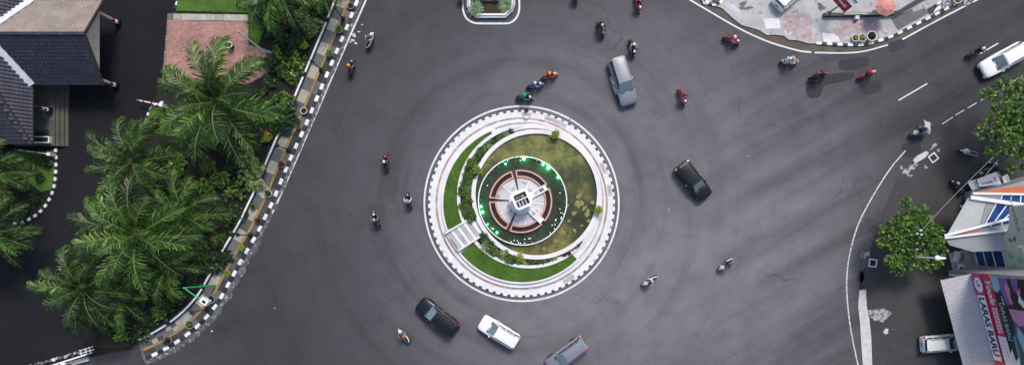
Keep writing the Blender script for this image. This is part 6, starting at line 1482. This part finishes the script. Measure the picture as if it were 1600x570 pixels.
RIDES = [
 (578, 63.5, (9, -21), pw_, pw_, pnk, gry, HB, 'upright', 'white scooter at the upper left beside the spilled paint', 'rider in a pink shirt and black helmet at the upper left'),
 (549, 106, (5, -20), pb_, pg_, brn, gry, HO_, 'upright', 'dark scooter near the left edge line', 'rider in a brown jacket and orange helmet near the left edge line'),
 (603, 254, (0, -1), pb_, pr_, blk, gry, HW, 'upright', 'black scooter with red tail left of the roundabout', 'rider in black with a white helmet left of the roundabout'),
 (638.5, 313.5, (-.12, -1), pb_, pbl, wht, blk, HS, 'upright', 'dark blue scooter closest to the left side of the roundabout', 'rider in a pale grey shirt closest to the left side of the roundabout'),
 (587.5, 343, (-.3, -1), pb_, pw_, gry, blk, HS, 'upright', 'black and white scooter lowest on the left carriageway', 'rider in dark grey lowest on the left carriageway'),
 (631, 524, (-18, -22), pw_, pw_, ora, gry, HB, 'lean', 'white scooter left of the black car at the bottom', 'rider in an orange shirt left of the black car at the bottom'),
 (820, 152.5, (1, .05), pb_, pw_, grn, blk, HG, 'upright', 'black and white scooter just above the roundabout edge line', 'rider in a green jacket just above the roundabout'),
 (836, 133.5, (20, -4), pbl, pw_, blu, gry, HW, 'upright', 'blue and white scooter between the green rider and the red rider', 'rider in blue between the green rider and the red rider'),
 (858.5, 118.5, (20, -5), po_, pw_, red, blk, HO_, 'upright', 'orange and white scooter, highest of the three above the roundabout', 'rider in red with orange helmet, highest of the three above the roundabout'),
 (939, 45.5, (8, 22), pb_, pr_, blk, gry, HS, 'upright', 'black scooter with red front above the silver car', 'rider in black on the scooter with red front above the silver car'),
 (997, 6, (5, 20), pr_, pw_, red, blk, HW, 'upright', 'red and white scooter at the top edge', 'rider in red sleeves with white helmet at the top edge'),
 (988, 75, (7, 24), pb_, pw_, pnk, blk, HW, 'upright', 'black scooter right behind the silver car', 'rider with pink sleeves and white helmet right behind the silver car'),
 (1066, 152, (8, 19), pr_, pw_, red, gry, HB, 'upright', 'white fronted red scooter between silver car and right road', 'rider in a red jacket between silver car and right road'),
 (1143.5, 63, (20, 8), pr_, pw_, red, wht, HW, 'upright', 'red scooter following the curved edge line at the top right', 'rider in red with white helmet following the curved edge line'),
 (1234, 96.5, (1, .03), pw_, pg_, lil, wht, HO_, 'upright', 'white scooter below the pale top pavement', 'rider in pale pink with an orange helmet below the top pavement'),
 (1280, 118, (24, -5), pb_, pr_, blk, blk, HB, 'upright', 'black scooter with red parts on the dark asphalt patch', 'rider in black on the dark asphalt patch'),
 (1355, 116.5, (22, -9), pr_, pw_, red, blk, HP, 'upright', 'red scooter right of the dark asphalt patches', 'rider in a red top with pink helmet right of the asphalt patches'),
 (1525, 80.5, (22, -11), pb_, po_, blk, gry, HW, 'upright', 'black scooter on the dashed centre line by the white car', 'rider in black with white helmet on the dashed centre line'),
 (1436, 204, (-20, 11), pw_, pg_, blu, blk, HB, 'upright', 'white fronted scooter near the right edge line', 'rider in blue with a pale cape billowing near the right edge line'),
 (1015.5, 438.5, (-20, 10), pw_, pw_, wht, blk, HB, 'lean', 'white scooter below right of the roundabout', 'rider in a white shirt below right of the roundabout'),
 (1133.5, 412.5, (-20, 16), pw_, pw_, blk, gry, HB, 'upright', 'white fronted scooter on the empty road far right of the roundabout', 'rider in black on the empty road far right of the roundabout'),
 (899, -8, (3, 20), pb_, pb_, blk, gry, HB, 'upright', 'black scooter cut by the top edge above the red rider', 'rider in black cut by the top edge'),
 (722, -9, (-.1, 1), pr_, pr_, red, gry, HR, 'upright', 'red scooter cut by the top edge beside the small traffic island', 'rider in red beside the small traffic island at the top edge'),
]
for (x, y, hd, c1, c2, sh, tr, hm, pose, l1, l2) in RIDES:
    s = scooter(x, y, hd, c1, c2, l1, 'ridden motor scooters', scale=1.04); rd = rider(s, l2, sh, tr, hm, pose)
    if x == 1436:   # pale rain cape billowing behind the rider
        mb = MB(); v = []; nu, nv = 9, 7
        for i in range(nu):
            for j in range(nv):
                u, w = i / (nu - 1), j / (nv - 1) * 2 - 1
                v.append((-.12 - .80 * u * (1 - .22 * w * w) + .06 * math.sin(7 * w), w * (.24 + .46 * math.sin(u * 2.1)) + .08 * math.sin(5 * u), 1.36 - .3 * u * u + .10 * math.sin(4.2 * w + 2 * u) - .2 * abs(w) * u))
        f = [(i * nv + j, i * nv + j + 1, (i + 1) * nv + j + 1, (i + 1) * nv + j) for i in range(nu - 1) for j in range(nv - 1)]
        mb.add(v, f); mb.build('rain_cape', cloth((.42, .40, .44)), rd, smooth=True)
    if x == 1280: rider(s, 'passenger in dark clothes behind the black-clad rider on the asphalt patch', (.25, .03, .04), blk, HB, 'pillion')
    if x == 939: rider(s, 'passenger in grey behind the black-clad rider above the silver car', gry, blk, HB, 'pillion')
    if x == 1234: rider(s, 'passenger in white behind the rider with the orange helmet', wht, gry, HW, 'pillion')
for x, y, hd, c1, c2, lb in ((1514.5, 238.5, (-20, -6), pw_, pw_, 'white scooter parked alone below the dark tree'), (1497, 293, (-12, -15), pb_, pw_, 'black and white scooter parked beside the white bank sign'), (1535.5, 268, (-10, 4), pb_, pg_, 'black scooter parked behind the white bank sign, left one'), (1557, 262, (-12, -10), pb_, pw_, 'black scooter parked behind the white bank sign under the tree'), (1496, 545, (1, -.1), pg_, pw_, 'grey scooter parked at the awning edge below the white car')):
    scooter(x, y, hd, c1, c2, lb, 'parked motor scooters', scale=1.04)
